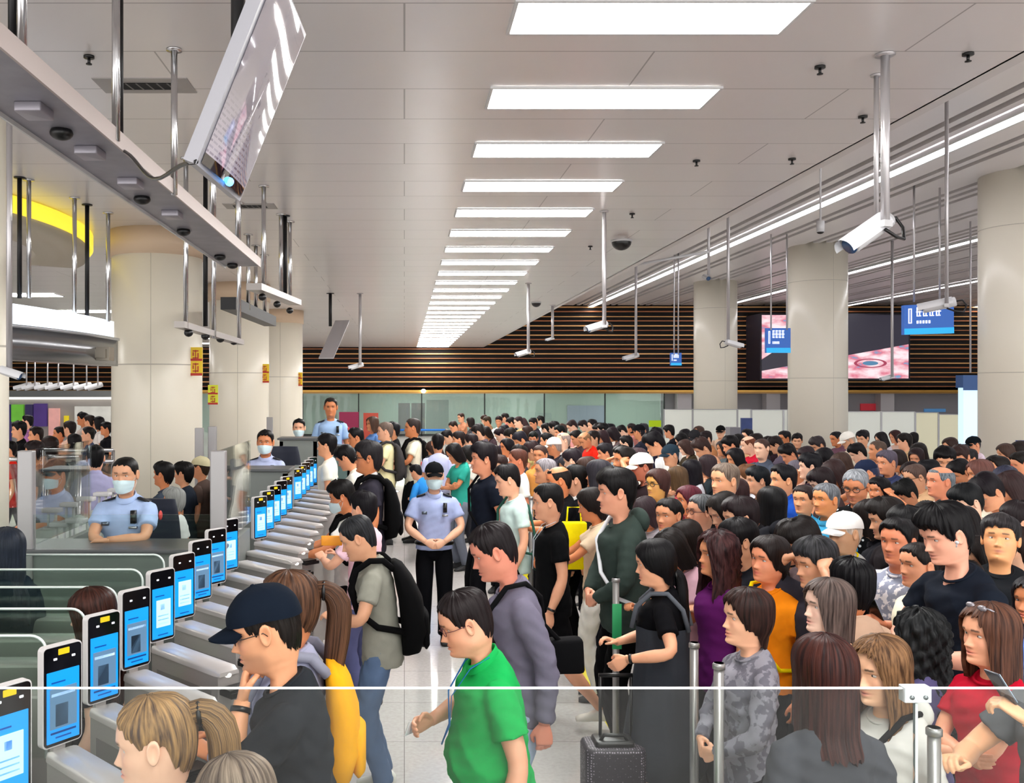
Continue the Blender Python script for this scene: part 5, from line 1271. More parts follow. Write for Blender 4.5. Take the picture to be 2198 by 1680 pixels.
person(122, 985, 8.3, 150, 'neat', '17191d', top='uniform', tc='b4bede', bc='141722', arms='desk', mask=1, sit=True, cap=1, capc='2a3a44', label='officer in dark cap and mask at the far left booth', group='officers')
person(205, 955, 9.6, 20, 'short', '0b0a0c', top='uniform', tc='a9a8cc', bc='141722', arms='desk', sit=True, label='officer seen from behind in greyish lilac shirt, left of the near column', group='officers')

# ---- walkway and gate side, nearest first
capman = person(572, 1249, 2.95, 97, 'neat', '15110f', tc='2b2f35', bc='20232b', arms=('chinf', 520, 1505, 2.92), armr='down', cap=1, capc='16202f', glasses=1, pitch=10, beard=1, lean=6, wid=1.0, sk='e0a37c', watch=-1, label='man in navy baseball cap and thin glasses, hand at his chin, dark grey T-shirt', seed=101, hs=1.03)
p = person(624, 1222, 3.4, 92, 'pony', '2a1c16', '6b4a36', tc='9a9cb4', bc='3b4154', arms='phone', fem=1, label='woman with long brown ponytail right behind the man in the navy cap', seed=102, top='long')
backpack(p, 'e9a51c', 'mustard yellow backpack worn by the woman with the long brown ponytail', .95, strap='8a8c9c')
person(338, 1488, 2.42, 100, 'pony', '4a3b34', 'b08a5c', tc='b9b2ae', fem=1, pitch=8, label='woman with streaked light brown ponytail at the bottom left', seed=103, sk='f0c3a8', arms='phone')
person(512, 1617, 2.3, 60, 'bob', '4a3e38', '9a8878', tc='6a6466', fem=1, label='grey brown head of a short person at the bottom edge beside the ponytail woman', seed=104, pitch=14)
person(200, 1258, 4.15, 88, 'long', '20120e', '4a2a22', tc='26262c', fem=1, label='woman with long dark hair inside the gate lane behind the terminals', seed=105, sk='f2c8ae', pitch=8)
p = person(768, 1106, 5.6, 92, 'neat', '111113', '2e3034', tc='8f8f84', bot='jeans', bc='5b708f', arms='phone', armr='down', pitch=16, lean=8, label='man with short hair in greenish grey T-shirt wearing a large black backpack', seed=106, sk='dca583', shoes='e6e6de', hs=1.09)
backpack(p, '0e0e10', 'large black backpack on the man in the greenish grey T-shirt', 1.2)
p = person(735, 1028, 7.6, 95, 'mop', '0c0a0a', tc='eceae6', bc='16161a', arms='fwd', mask=1, pitch=15, label='person in white shirt with mask and black rucksack straps at the gates', seed=107, hs=1.07)
backpack(p, '141416', 'black rucksack of the masked person in white at the gates', .8)
person(782, 1053, 7.1, 60, 'mop', '0e0c10', tc='f2c8d6', bc='585c84', arms='hold', label='person with round black hair in pale pink shirt behind the grey T-shirt man', seed=108, hs=1.07)
g = G(); g.rbox(-.065, .065, -.01, .01, -.03, .03, .008); o = g.obj('orange_folder', mat('orange', 'f09a1e', .5)); o.location = W(712, 1160, 5.75); tag(o, 'orange document wallet held at the gates', 'wallet')
p = person(793, 945, 8.8, 93, 'volume', '1c1a1c', tc='37343f', pat=None, bc='1c1c22', bot='shorts', arms='down', glasses=1, top='polo', label='tall man in glasses and dark grey polo with black backpack', seed=109, hs=1.09, collar='c9c9c9')
backpack(p, '101012', 'black backpack worn by the tall man in glasses', 1.1)
person(703, 930, 11.8, 85, 'mop', '0d0b0d', tc='f4f3e6', bc='3a3a40', label='person in white shirt at the farthest blue terminals', seed=110, hs=1.08)
person(742, 955, 11.0, 80, 'mop', '0b090b', tc='e8e6da', bc='26262c', label='person in cream shirt stooping beside the farthest terminals', seed=111, pitch=20, hs=1.1, lean=10)
person(765, 917, 13.6, 100, 'short', '0b090b', tc='26262e', bc='26262c', label='person in black beside the gates below the standing officer', seed=112, lean=8)
p = person(828, 905, 14.6, 95, 'neat', '5a4c44', tc='efe6b4', bc='5c5350', arms='phone', label='man in pale yellow shirt with big camo backpack near the gates', seed=113, hs=1.1)
backpack(p, '4a4748', 'mottled dark backpack of the man in pale yellow', 1.15)
p = person(887, 897, 14.8, 95, 'neat', '2a2220', tc='efe9d2', bc='16161a', arms='phone', label='man in cream shirt with dark backpack walking alone at the back of the walkway', seed=114, hs=1.1)
backpack(p, '1c1a1c', 'dark backpack of the man in cream in the walkway', .9)
p = person(893, 972, 13.2, 60, 'short', '0c0c10', tc='2f86d2', bc='2f6cc0', arms='phone', label='child in bright blue jacket bending in the walkway behind the officer', seed=115, top='jacket', ztop=1.36, lean=22)
person(845, 905, 16.5, 90, 'mop', '0c0c10', tc='1b1b1f', label='person with tousled black hair behind the camo backpack', seed=116)
person(800, 893, 18.0, 120, 'bob', '3b2a22', tc='5a7fb8', label='person in mid blue in front of the brick red partition', seed=117, fem=1)

# ---- green shirt group in the centre foreground
gm_ = person(1000, 1262, 3.55, 97, 'neat', '171112', tc='18a24f', top='polo', bc='b6b2a8', armr=('fwd', 925, 1545, 3.75), arms='down', belly=.10, chub=1, wid=1.12, glasses='5a2a30', pitch=12, lean=8, lanyard='2c6fb0', label='stout man in bright green shirt with glasses and blue lanyard', seed=120, sk='e3a98a', hs=1.04)
h_ = gm_['hands'][0]; g = G(); g.rbox(-.045, .045, -.0015, .0015, -.03, .03, .004); o = g.obj('white_card', mat('card_white', 'e9eef4', .4)); o.location = h_+gm_['dirs'][0]*.10; o.rotation_euler = (.3, .2, 1.2); tag(o, 'white card in the hand of the man in green', 'card')
p = person(1060, 1120, 4.45, 93, 'neat', '151012', tc='6e6a7c', top='long', bot='jeans', bc='a9b9d2', arms='back', armr='down', pitch=14, lean=8, label='flush-faced man in greyish purple long-sleeved top behind the man in green', seed=121, sk='dd8f78', hs=1.05)
sling(p, '141417', 'black shoulder bag with a strap across the greyish purple top', side=1, zc=1.12, size=(.10, .20, .15), y=-.22, strapc='17171a')
p = person(1178, 1036, 6.7, 90, 'neat', '0c0b0c', tc='0f1013', bot='shorts', bc='0c0c0f', arms='down', armr='back', stride=.62, pitch=6, label='striding man in black T-shirt and black shorts with yellow-green badge', seed=122, sk='e0a584', shoes='e8e4da', lanyard='c9ced8', watch=-1, hs=1.07)
p = person(1090, 994, 8.2, 96, 'short', '0d0b0d', tc='cfe8e4', bc='1b1b20', arms='down', pitch=16, label='young man in pale mint T-shirt with dark green strap', seed=123, hs=1.07)
sling(p, '26443c', 'dark green crossbody bag over the pale mint T-shirt', side=-1, size=(.2, .08, .16), zc=1.0, strapc='2b5548')
p = person(1040, 948, 9.0, 100, 'volume', '141014', tc='1c2230', bc='1a1a20', arms='back', label='man in dark navy T-shirt with black bag at the edge of the walkway', seed=124, hs=1.10, sk='e39a78')
sling(p, '0f0f12', 'black bag hanging behind the man in dark navy', side=-1, size=(.14, .24, .30), zc=1.02, y=-.2)
person(1113, 963, 10.6, 95, 'neat', '4a2a20', tc='f4f2ea', bc='b24a58', arms='down', label='man with reddish brown hair in loose white T-shirt', seed=125, sk='e08a66', hs=1.1)
person(1200, 1001, 8.4, 92, 'bald', '15100e', tc='16171c', bc='1c1c22', arms='hold', mask=0, label='balding man with reddish face holding something to his mouth', seed=126, sk='df8a5c', pitch=10, hs=1.1)
person(1172, 983, 9.3, 95, 'neat', '6a6468', 'b0abb0', tc='3c3c44', bc='1c1c22', label='grey-haired man just behind the balding man', seed=127, sk='e3a37c')
person(1238, 997, 8.6, 80, 'short', '0a090a', tc='14161d', bc='0e0e12', arms='down', label='man in black polo with white emblem on the sleeve', seed=128, top='polo', hs=1.1, collar='e8e8e8')
p = person(1270, 1045, 7.3, 80, 'crop', '15100f', tc='d8c2a4', bot='trousers', bc='e9ebe2', arms='fwd', top='tee', fem=1, pitch=14, label='woman in beige blouse and white trousers', seed=129, hs=1.08)
g = G(); g.rbox(-.10, .10, -.05, .05, -.38, 0, .02); r0 = empty('yellow_bag', W(1232, 1120, 7.6)); tag(r0, 'bright yellow carrier bag beside the woman in beige', 'bag'); g.obj('bag_body', cloth('f2e40e'), r0); g = G(); g.tube([(-.06, 0, 0), (-.05, 0, .12), (.05, 0, .12), (.06, 0, 0)], .008, 6); g.obj('handle', cloth('f2e40e'), r0)
p = person(1325, 1003, 6.0, 93, 'volume', '0c0a0b', tc='3a4742', top='hoodie', bc='0c0d10', arms='clasp', label='man in dark green hooded jacket with white straps', seed=130, sk='e3a183', hs=1.05, lean=4)
sling(p, 'c9ccd0', 'pale grey shoulder bag with white strap over the dark green jacket', side=-1, size=(.18, .10, .24), zc=.95, strapc='dfe2e6')
person(1287, 985, 8.4, 60, 'bob', '26242a', tc='4a4a50', label='person in dark grey hood behind the man in the green jacket', seed=131, fem=1)
person(1342, 958, 9.6, 100, 'short', '14100e', tc='6a6a70', arms='head', label='person raising an arm to the head beside the white cap', seed=132)
person(1378, 970, 9.3, 98, 'neat', '2a1512', tc='3a2c30', cap=1, capc='f4f1e8', pitch=10, label='person in white baseball cap next to the raised arm', seed=133, sk='c8775c')
person(1413, 1005, 8.3, 120, 'crop', '3a2420', tc='9aa0b0', glasses=1, top='polo', arms='phone', label='man in thin glasses and grey blue vest with golden skin', seed=134, sk='e0a95c', collar='f0f0f0', hs=1.08)
person(1405, 925, 13.0, 80, 'volume', '0a080c', tc='eef0f2', bc='30303a', pitch=26, lean=6, label='tall person in plain white T-shirt looking down', seed=135, hs=1.2)
p = person(1437, 1068, 6.6, 128, 'bun', '120f0f', tc='eeb4c0', arms='cross', fem=1, label='smiling woman in pink top with tied-back hair', seed=136, top='long', bc='c8a8b4')
person(1480, 1040, 7.7, 100, 'lowpony', '4a1e28', tc='f0a8cc', pat=('camo', 'b03a9a', 14), fem=1, label='person with dark red hair in pink and magenta patterned top', seed=137)
person(1508, 1060, 6.85, 100, 'neat', '26292b', '6a6d70', tc='d2e6f4', bc='2a3a54', arms='cross', glasses='4a1c1c', label='man in glasses and pale blue white T-shirt with crossed arms', seed=138, sk='dfa383', hs=1.08)
w17 = person(1408, 1154, 4.95, 68, 'lowpony', '09080a', tc='131318', arms=('down', 1345, 1415, 4.72), armr='phone', fem=1, label='woman in black T-shirt and charcoal pinafore dress pulling a suitcase', seed=139, pitch=10, top='tee', bot='none', sk='f0b08c', watch=-1, yaw=10)
def pinafore(add):
    g = G(); th = np.linspace(0, 2*PI, 36, endpoint=False); R = []
    for (z, a_, b_) in ((.46, .30, .24), (.6, .275, .22), (.8, .235, .19), (.95, .20, .165), (1.05, .178, .150), (1.15, .170, .145), (1.25, .165, .148)):
        R.append(np.stack([a_*np.sin(th)*(1+.03*np.sin(th*7+z*3)), b_*np.cos(th)*(1+.03*np.sin(th*9)), np.full(36, z)], -1))
    g.grid(np.array(R), True, True, False); add('skirt', g, cloth('3c4048'))
    for sx in (-1, 1):
        g = G(); g.tube([(sx*.10, .155, 1.24), (sx*.095, .13, 1.36), (sx*.10, .05, 1.44), (sx*.10, -.04, 1.445), (sx*.09, -.12, 1.36), (sx*.07, -.15, 1.24)], .014, 8, up=(1, 0, 0)); add('strap', g, cloth('5a5e66'))
# the pinafore is clothing: parts of the woman herself
def dress_on(info, build):
    def add(nm, g, m): g.xf(info['bend']); g.V = [v*info['s'] for v in g.V]; return g.obj(nm, m, info['root'])
    build(add)
dress_on(w17, pinafore)
person(1558, 993, 7.4, 112, 'neat', '4a3c34', '8a7a6c', tc='17191d', arms='hold', label='man with brownish grey hair in black T-shirt holding a phone', seed=140, sk='e6a880', hs=1.08)
phone(dict(hands=[W(1592, 1115, 7.0)]*2, dirs=[Vector((0, 0, 0))]*2, s=1, ang=2), 0, 'black phone raised by the man with brownish grey hair')
person(1543, 1139, 5.2, 97, 'curly', '1c1013', '4a2c2c', tc='5c1a5e', arms='down', armr='down', fem=1, label='woman with long wavy dark hair in purple top', seed=141, sk='e0976c', wid=1.06, chub=.6, bc='14141c')
p = person(1655, 1146, 5.0, 114, 'lowpony', '17100f', tc='f08a14', fem=1, chub=1, wid=1.12, arms='down', label='woman in orange T-shirt with yellow shoulder, hair tied back', seed=142, sk='e99873', hs=1.08, roll=-4)
sling(p, 'f4da12', 'yellow shoulder bag strapped over the orange T-shirt', side=-1, size=(.16, .08, .3), zc=1.02, strapc='f6d80c')
person(1755, 1150, 4.75, 98, 'mop', '121213', '3a3a3e', tc='3c3a44', arms='head', label='mature man with wavy black hair, seen in profile, in dark shirt', seed=143, sk='d99f7c', pitch=8, hs=1.07)
p = person(1658, 1043, 6.9, 15, 'bob', '0a0a0c', tc='2b2c32', top='hoodie', fem=1, label='person seen from behind with straight black hair and dark hooded coat', seed=144, hs=1.08)
person(1683, 996, 8.3, 95, 'short', '0d0c10', tc='2352b4', top='polo', label='young man in royal blue shirt with white mark', seed=145, sk='e8a67a', hs=1.1)
person(1727, 1040, 7.7, 128, 'neat', '231a1a', tc='49b4e8', top='polo', label='man in sky blue polo facing the gates', seed=146, sk='f0ab7c', hs=1.05)
person(1775, 1036, 7.3, 112, 'neat', '3a3e44', '8c9096', tc='3f9cc8', top='polo', label='grey-haired man in blue polo right of the sky blue polo', seed=147, sk='e89a62', hs=1.08)
p = person(1815, 1096, 5.9, 108, 'neat', 'b8aca0', tc='c9ced0', cap=1, capc='f6f6f2', fem=1, pitch=4, label='older woman in white baseball cap with yellow collar', seed=148, sk='e3b48e', collar='f6e414', hs=1.1)
sling(p, 'e8721c', 'bag with orange strap on the older woman in the white cap', side=-1, size=(.2, .1, .2), zc=1.0, strapc='ea7a1e')
person(1838, 1006, 7.6, 135, 'neat', '50545a', 'b4b8be', tc='16181a', pat=('dots', 'd8dde0', 22), glasses=1, pitch=14, beard=1, label='grey-haired man in glasses and black shirt with white specks, looking down', seed=149, sk='d0855c', hs=1.1)
p = person(1930, 1110, 5.3, 122, 'short', '0d0c0e', tc='f0eef2', pat=('camo', '9aa0b4', 26), arms='hold', label='stern man in white T-shirt with grey print holding a phone', seed=150, sk='de8c68', hs=1.08)
phone(p, 1, 'black phone held before the white printed T-shirt')
person(1975, 1163, 4.95, 100, 'bun', '15100f', tc='f2ecd0', fem=1, label='woman in cream top with hair tied up, in profile', seed=151, sk='eba47e')
p = person(2030, 1076, 4.35, 98, 'volume', '09080a', tc='1e2532', pitch=14, lean=5, arms='phone', label='tall young man in dark navy T-shirt with a white earbud', seed=152, sk='e9ac92', hs=.99)
g = G(); g.ell((0, 0, 0), (.008, .012, .008), 10, 6); g.tube([(0, 0, 0), (0, .004, -.022)], .0035, 6); o = g.obj('earbud', WHITEP); o.location = W(2054, 1164, 4.2); tag(o, 'white earbud in the ear of the tall young man', 'earbud')
p = person(2148, 1103, 5.15, 142, 'mop', '151314', '3a3638', tc='26292e', top='jacket', pitch=-12, arms='hold', label='boy with bowl-cut hair looking up, black jacket', seed=153, sk='f0ad78', hs=1.07)
phone(p, 1, 'dark phone in the hands of the boy with the bowl cut', c='26282e')
person(2118, 1016, 7.2, 105, 'mop', '100b10', tc='efe6d2', pitch=30, lean=10, label='man in cream T-shirt bowing his head over a phone', seed=154, sk='e6a37c', hs=1.07)
s33 = person(1608, 1260, 3.95, 93, 'crop', '17100f', '3a2420', tc='6c6a74', pat=('camo', '8c8a94', 20), top='long', arms='clasp', fem=1, label='woman with short dark hair and hairclip in mottled grey blouse', seed=155, sk='efb695', wid=1.02, hs=1.08)
p = person(1782, 1239, 4.1, 94, 'bob', '2c2422', '6c5c56', tc='e8b894', fem=1, pitch=-2, label='pale woman with chin-length brown grey hair tucked behind her ear', seed=156, sk='f4cdb8', hs=1.08)
person(1832, 1197, 4.42, 12, 'mop', '08070a', tc='c9a890', fem=1, label='round black head seen from behind between the pale woman and the printed T-shirt', seed=157)
p36 = person(1773, 1360, 2.98, 4, 'lob', '1c0f10', '4a2822', tc='4a4c52', fem=1, label='person seen from behind with long straight reddish brown hair, grey top', seed=158)
# white print on the back of the grey top
def backprint(add):
    g = G()
    for (x, z, x2, z2) in ((-.10, 1.02, -.02, 1.10), (-.02, 1.10, .0, 1.06), (-.13, 1.0, -.05, 1.05), (.05, .98, .12, .99), (.12, .99, .125, .93), (.125, .93, .07, .90), (.07, .90, .065, .86), (-.06, 1.13, .0, 1.15)):
        g.tube([(x, -.140, z), (x2, -.140, z2)], .007, 6, up=(0, 1, 0))
    add('white_print', g, mat('print_white', 'c9ccd0', .6))
dress_on(p36, backprint)
p = person(1893, 1360, 3.25, 112, 'long', '3a2618', '8a6646', tc='cfcdc8', top='hoodie', fem=1, label='woman with long light brown hair in pale grey hooded top', seed=159, sk='f2bf9c', pitch=6)
sling(p, '1a1a1e', 'black bag strap across the pale grey hooded top', side=1, size=(.2, .1, .2), zc=.98)
person(1978, 1307, 3.98, 50, 'curly', '0a0a0b', '26282a', tc='5c5680', fem=1, label='person seen from behind with wavy black hair in violet top', seed=160)
p = person(2128, 1291, 3.6, 98, 'lob', '2a1812', '6a4636', tc='c0122e', arms='cross', fem=1, label='woman in red V-neck T-shirt with crossed arms and sunglasses on her hair', seed=161, sk='f2b08e', watch=None, bc='2a3650')
def sung(add):
    g = G()
    for sx in (-1, 1): g.ell((sx*.032, .072, 1.722), (.024, .012, .014), 12, 6)
    g.tube([(-.08, -.02, 1.682), (-.06, .058, 1.722), (.06, .058, 1.722), (.08, -.02, 1.682)], .004, 6)
    add('sunglasses', g, mat('shade_grey', '8a868c', .15, .3))
dress_on(p, sung)
person(2222, 1235, 4.5, 110, 'bob', '1c1a1e', tc='9cb8e4', pat=('camo', '5c7cc8', 12), arms='phone', fem=1, label='person in pale blue and white patterned shirt at the right edge', seed=162, top='long')
p = person(2292, 1300, 3.1, 100, 'short', '121012', tc='5a5c60', arms=('hold', 2205, 1545, 2.9), armr='hold', label='person at the right edge of whom only the hands with a phone show', seed=163, sk='f0b890')
phone(p, 1, 'small phone in the hands at the right edge', c='3a3c44', k=.8)
person(2020, 1002, 7.9, 96, 'bald', '3e4a52', '8c959c', tc='8c8f98', top='jacket', label='elderly man in grey suit jacket with white collar', seed=164, sk='e79572', collar='f4f4f6', hs=1.07)
person(2028, 956, 10.4, 150, 'mop', '0c090b', tc='c9c2b8', pitch=16, label='person with black bowl-cut hair bowing left of the man in cream', seed=165, hs=1.2)
person(1943, 1029, 8.6, 105, 'mop', '0b0c0c', tc='1e1c22', pitch=26, lean=8, label='person with smooth black hair looking down between the elderly man and the speckled shirt', seed=166, hs=1.1)
person(1888, 1022, 8.4, 120, 'lowpony', '0c0a0e', tc='c8485e', fem=1, arms='head', label='woman with tousled black hair behind the speckled shirt', seed=167)
# suitcase
r0 = empty('suitcase', (W(1315, 1600, 4.8).x, 4.8, 0)); tag(r0, 'dark wheeled suitcase with a small pale dotted pattern', 'suitcase')
def dotmat():
    m = bpy.data.materials.new('dotted_shell'); m.use_nodes = True; nt = m.node_tree; b = nt.nodes['Principled BSDF']; tc = nt.nodes.new('ShaderNodeTexCoord')
    v = nt.nodes.new('ShaderNodeTexVoronoi'); v.inputs['Scale'].default_value = 75; v.inputs['Randomness'].default_value = .25; nt.links.new(tc.outputs['Object'], v.inputs['Vector'])
    r = nt.nodes.new('ShaderNodeValToRGB'); e = r.color_ramp.elements; e[0].position = .22; e[0].color = srgb('9a8f9c'); e[1].position = .34; e[1].color = srgb('26202a'); nt.links.new(v.outputs['Distance'], r.inputs[0]); nt.links.new(r.outputs[0], b.inputs['Base Color']); b.inputs['Roughness'].default_value = .5; return m
g = G(); g.rbox(-.155, .155, -.11, .11, .05, .60, .045); g.obj('shell', dotmat(), r0)
g = G(); g.rbox(-.10, .10, -.07, .07, .59, .625, .02); g.tube([(-.07, -.03, .62), (-.05, -.03, .65), (.05, -.03, .65), (.07, -.03, .62)], .010, 8); g.obj('top_handle', BLACKP, r0)
hx0, hx1 = (1292-1315)/F*4.8, (1350-1315)/F*4.8
g = G(); g.tube([(hx0, .04, .60), (hx0, .04, .935)], .009, 8); g.tube([(hx1+.02, .04, .60), (hx1+.02, .04, .935)], .009, 8); g.tube([(hx0-.008, .04, .935), (hx1+.028, .04, .935)], .011, 8); g.obj('telescopic_handle', BLACKP, r0)
for sx in (-.12, .12):
    for sy in (-.08, .08): g = G(); g.tube([(sx-.012, sy, .03), (sx+.012, sy, .03)], .03, 12); g.obj('wheel', BLACKP, r0)
# bundles behind the near officer
for (x, y, d, c, hc, lb, kw) in ((352, 990, 9.8, '3c4654', '0b090b', 'person with black hair behind the near officer', {}), (395, 990, 10.2, '2c3340', '0c0a0b', 'second person with black hair behind the near officer', {}), (432, 978, 10.6, '5a4a44', '2a2018', 'person in beige baseball cap beside the near column', dict(cap=1, capc='c4bc98')), (375, 1045, 8.4, 'c9cecb', '7c7e7c', 'pale grey head low behind the near officer', dict(fem=1))):
    person(x, y, d, 80, 'mop', hc, tc=c, label=lb, **kw)
p = person(488, 1005, 10.8, 95, 'bob', '15100e', tc='f0b414', fem=1, label='person in bright orange yellow top behind the glass between the booths')
person(15, 1130, 5.2, 60, 'long', '1c222c', tc='1d2a38', top='jacket', fem=1, label='dark blue clad person at the left picture edge behind the lane glass', arms='down')
# far left hall
FL = [(42, 903, 16, 'mop', '0c0a0c', '17171b'), (78, 915, 15, 'short', '1a1210', 'e8c2b4'), (108, 935, 13, 'bob', '1c1210', 'd8b0a8'), (150, 903, 17, 'short', '1a1210', 'e9c4b0'), (178, 884, 21, 'mop', '0c0a0c', 'b0a49c'), (193, 890, 20, 'short', '1b120f', '2c3040'), (212, 893, 20, 'bob', '0f0c0e', 'e4dcd8'), (228, 905, 19, 'mop', '0c0a0c', '1c1c22'), (190, 915, 16, 'neat', '161112', '44506c'), (160, 930, 15, 'bob', '0c0a0c', 'f0e8e4'), (20, 945, 13, 'short', '0c0a0c', 'd8281c'), (75, 945, 11.5, 'mop', '181012', '3c3844'), (128, 915, 17, 'neat', '14100f', 'e8a890'), (60, 890, 20, 'short', '0c0a0c', 'a06a9c')]
FW = ['in black nearest the left edge', 'in salmon pink', 'in dusty pink sitting low', 'in peach beside the violet poster', 'with dull beige top at the back', 'in dark slate at the back', 'in off-white beside the column', 'in black beside the column', 'in slate blue bending forward', 'in white looking down', 'in red low at the left edge', 'with black hair low before the railings', 'in apricot between the posters', 'in mauve before the green poster']
for (x, y, d, hr, hc, tc), fw in zip(FL, FW): person(x, y, d, 75+(x*7) % 50, hr, hc, tc=tc, label='distant person in the far left hall '+fw, group='people in the far left hall', fem=int(hr == 'bob'))
for i, (x0, x1, y, d) in enumerate(((95, 243, 966, 10.6), (100, 170, 980, 9.2), (155, 243, 990, 9.8), (10, 50, 985, 9.4))):
    a = W(x0, y, d); b = W(x1, y, d); g = G(); g.tube([a, b], .022, 8); g.tube([a, (a.x, a.y, 0)], .02, 8); g.tube([b, (b.x, b.y, 0)], .02, 8); g.box(a.x, b.x, d-.004, d+.004, .4, a.z-.05, 1); o = g.obj('lane_railing', [CHROME, glassmat('lane_glass', (.90, .94, .92), .2, .0)]); tag(o, ['long cream lit railing behind the far officers', 'short railing left of the seated lilac-shirted officer', 'railing in front of the lilac-shirted officer', 'railing at the left picture edge'][i], 'railing')
for i, (x, y) in enumerate(((112, 1090), (150, 1078), (185, 1066), (220, 1056), (250, 1048), (130, 1120), (165, 1112))):
    dd = 7.6+.25*i if i < 5 else 7.2; a = W(x, y, dd); r0 = empty('card_reader', (a.x, dd, 0)); tag(r0, 'pale reader in the booth left of the near officer, %s' % ['nearest the posts', 'second from the posts', 'middle one', 'fourth from the posts', 'beside the officer', 'low front one', 'low one at the counter'][i], 'reader', 'readers left of the near officer')
    g = G(); g.rbox(-.10, .10, -.12, .12, 0, a.z-.16, .02); g.obj('pedestal', mat('pale_metal', 'b9beba', .4, .2), r0)
    g = G(); g.tube([(-.03, 0, a.z-.16), (-.03, 0, a.z-.03)], .012, 8); g.tube([(.03, 0, a.z-.16), (.03, 0, a.z-.03)], .012, 8); g.rbox(-.075, .075, -.05, .05, a.z-.035, a.z, .015); g.obj('reader_head', WHITEP, r0)

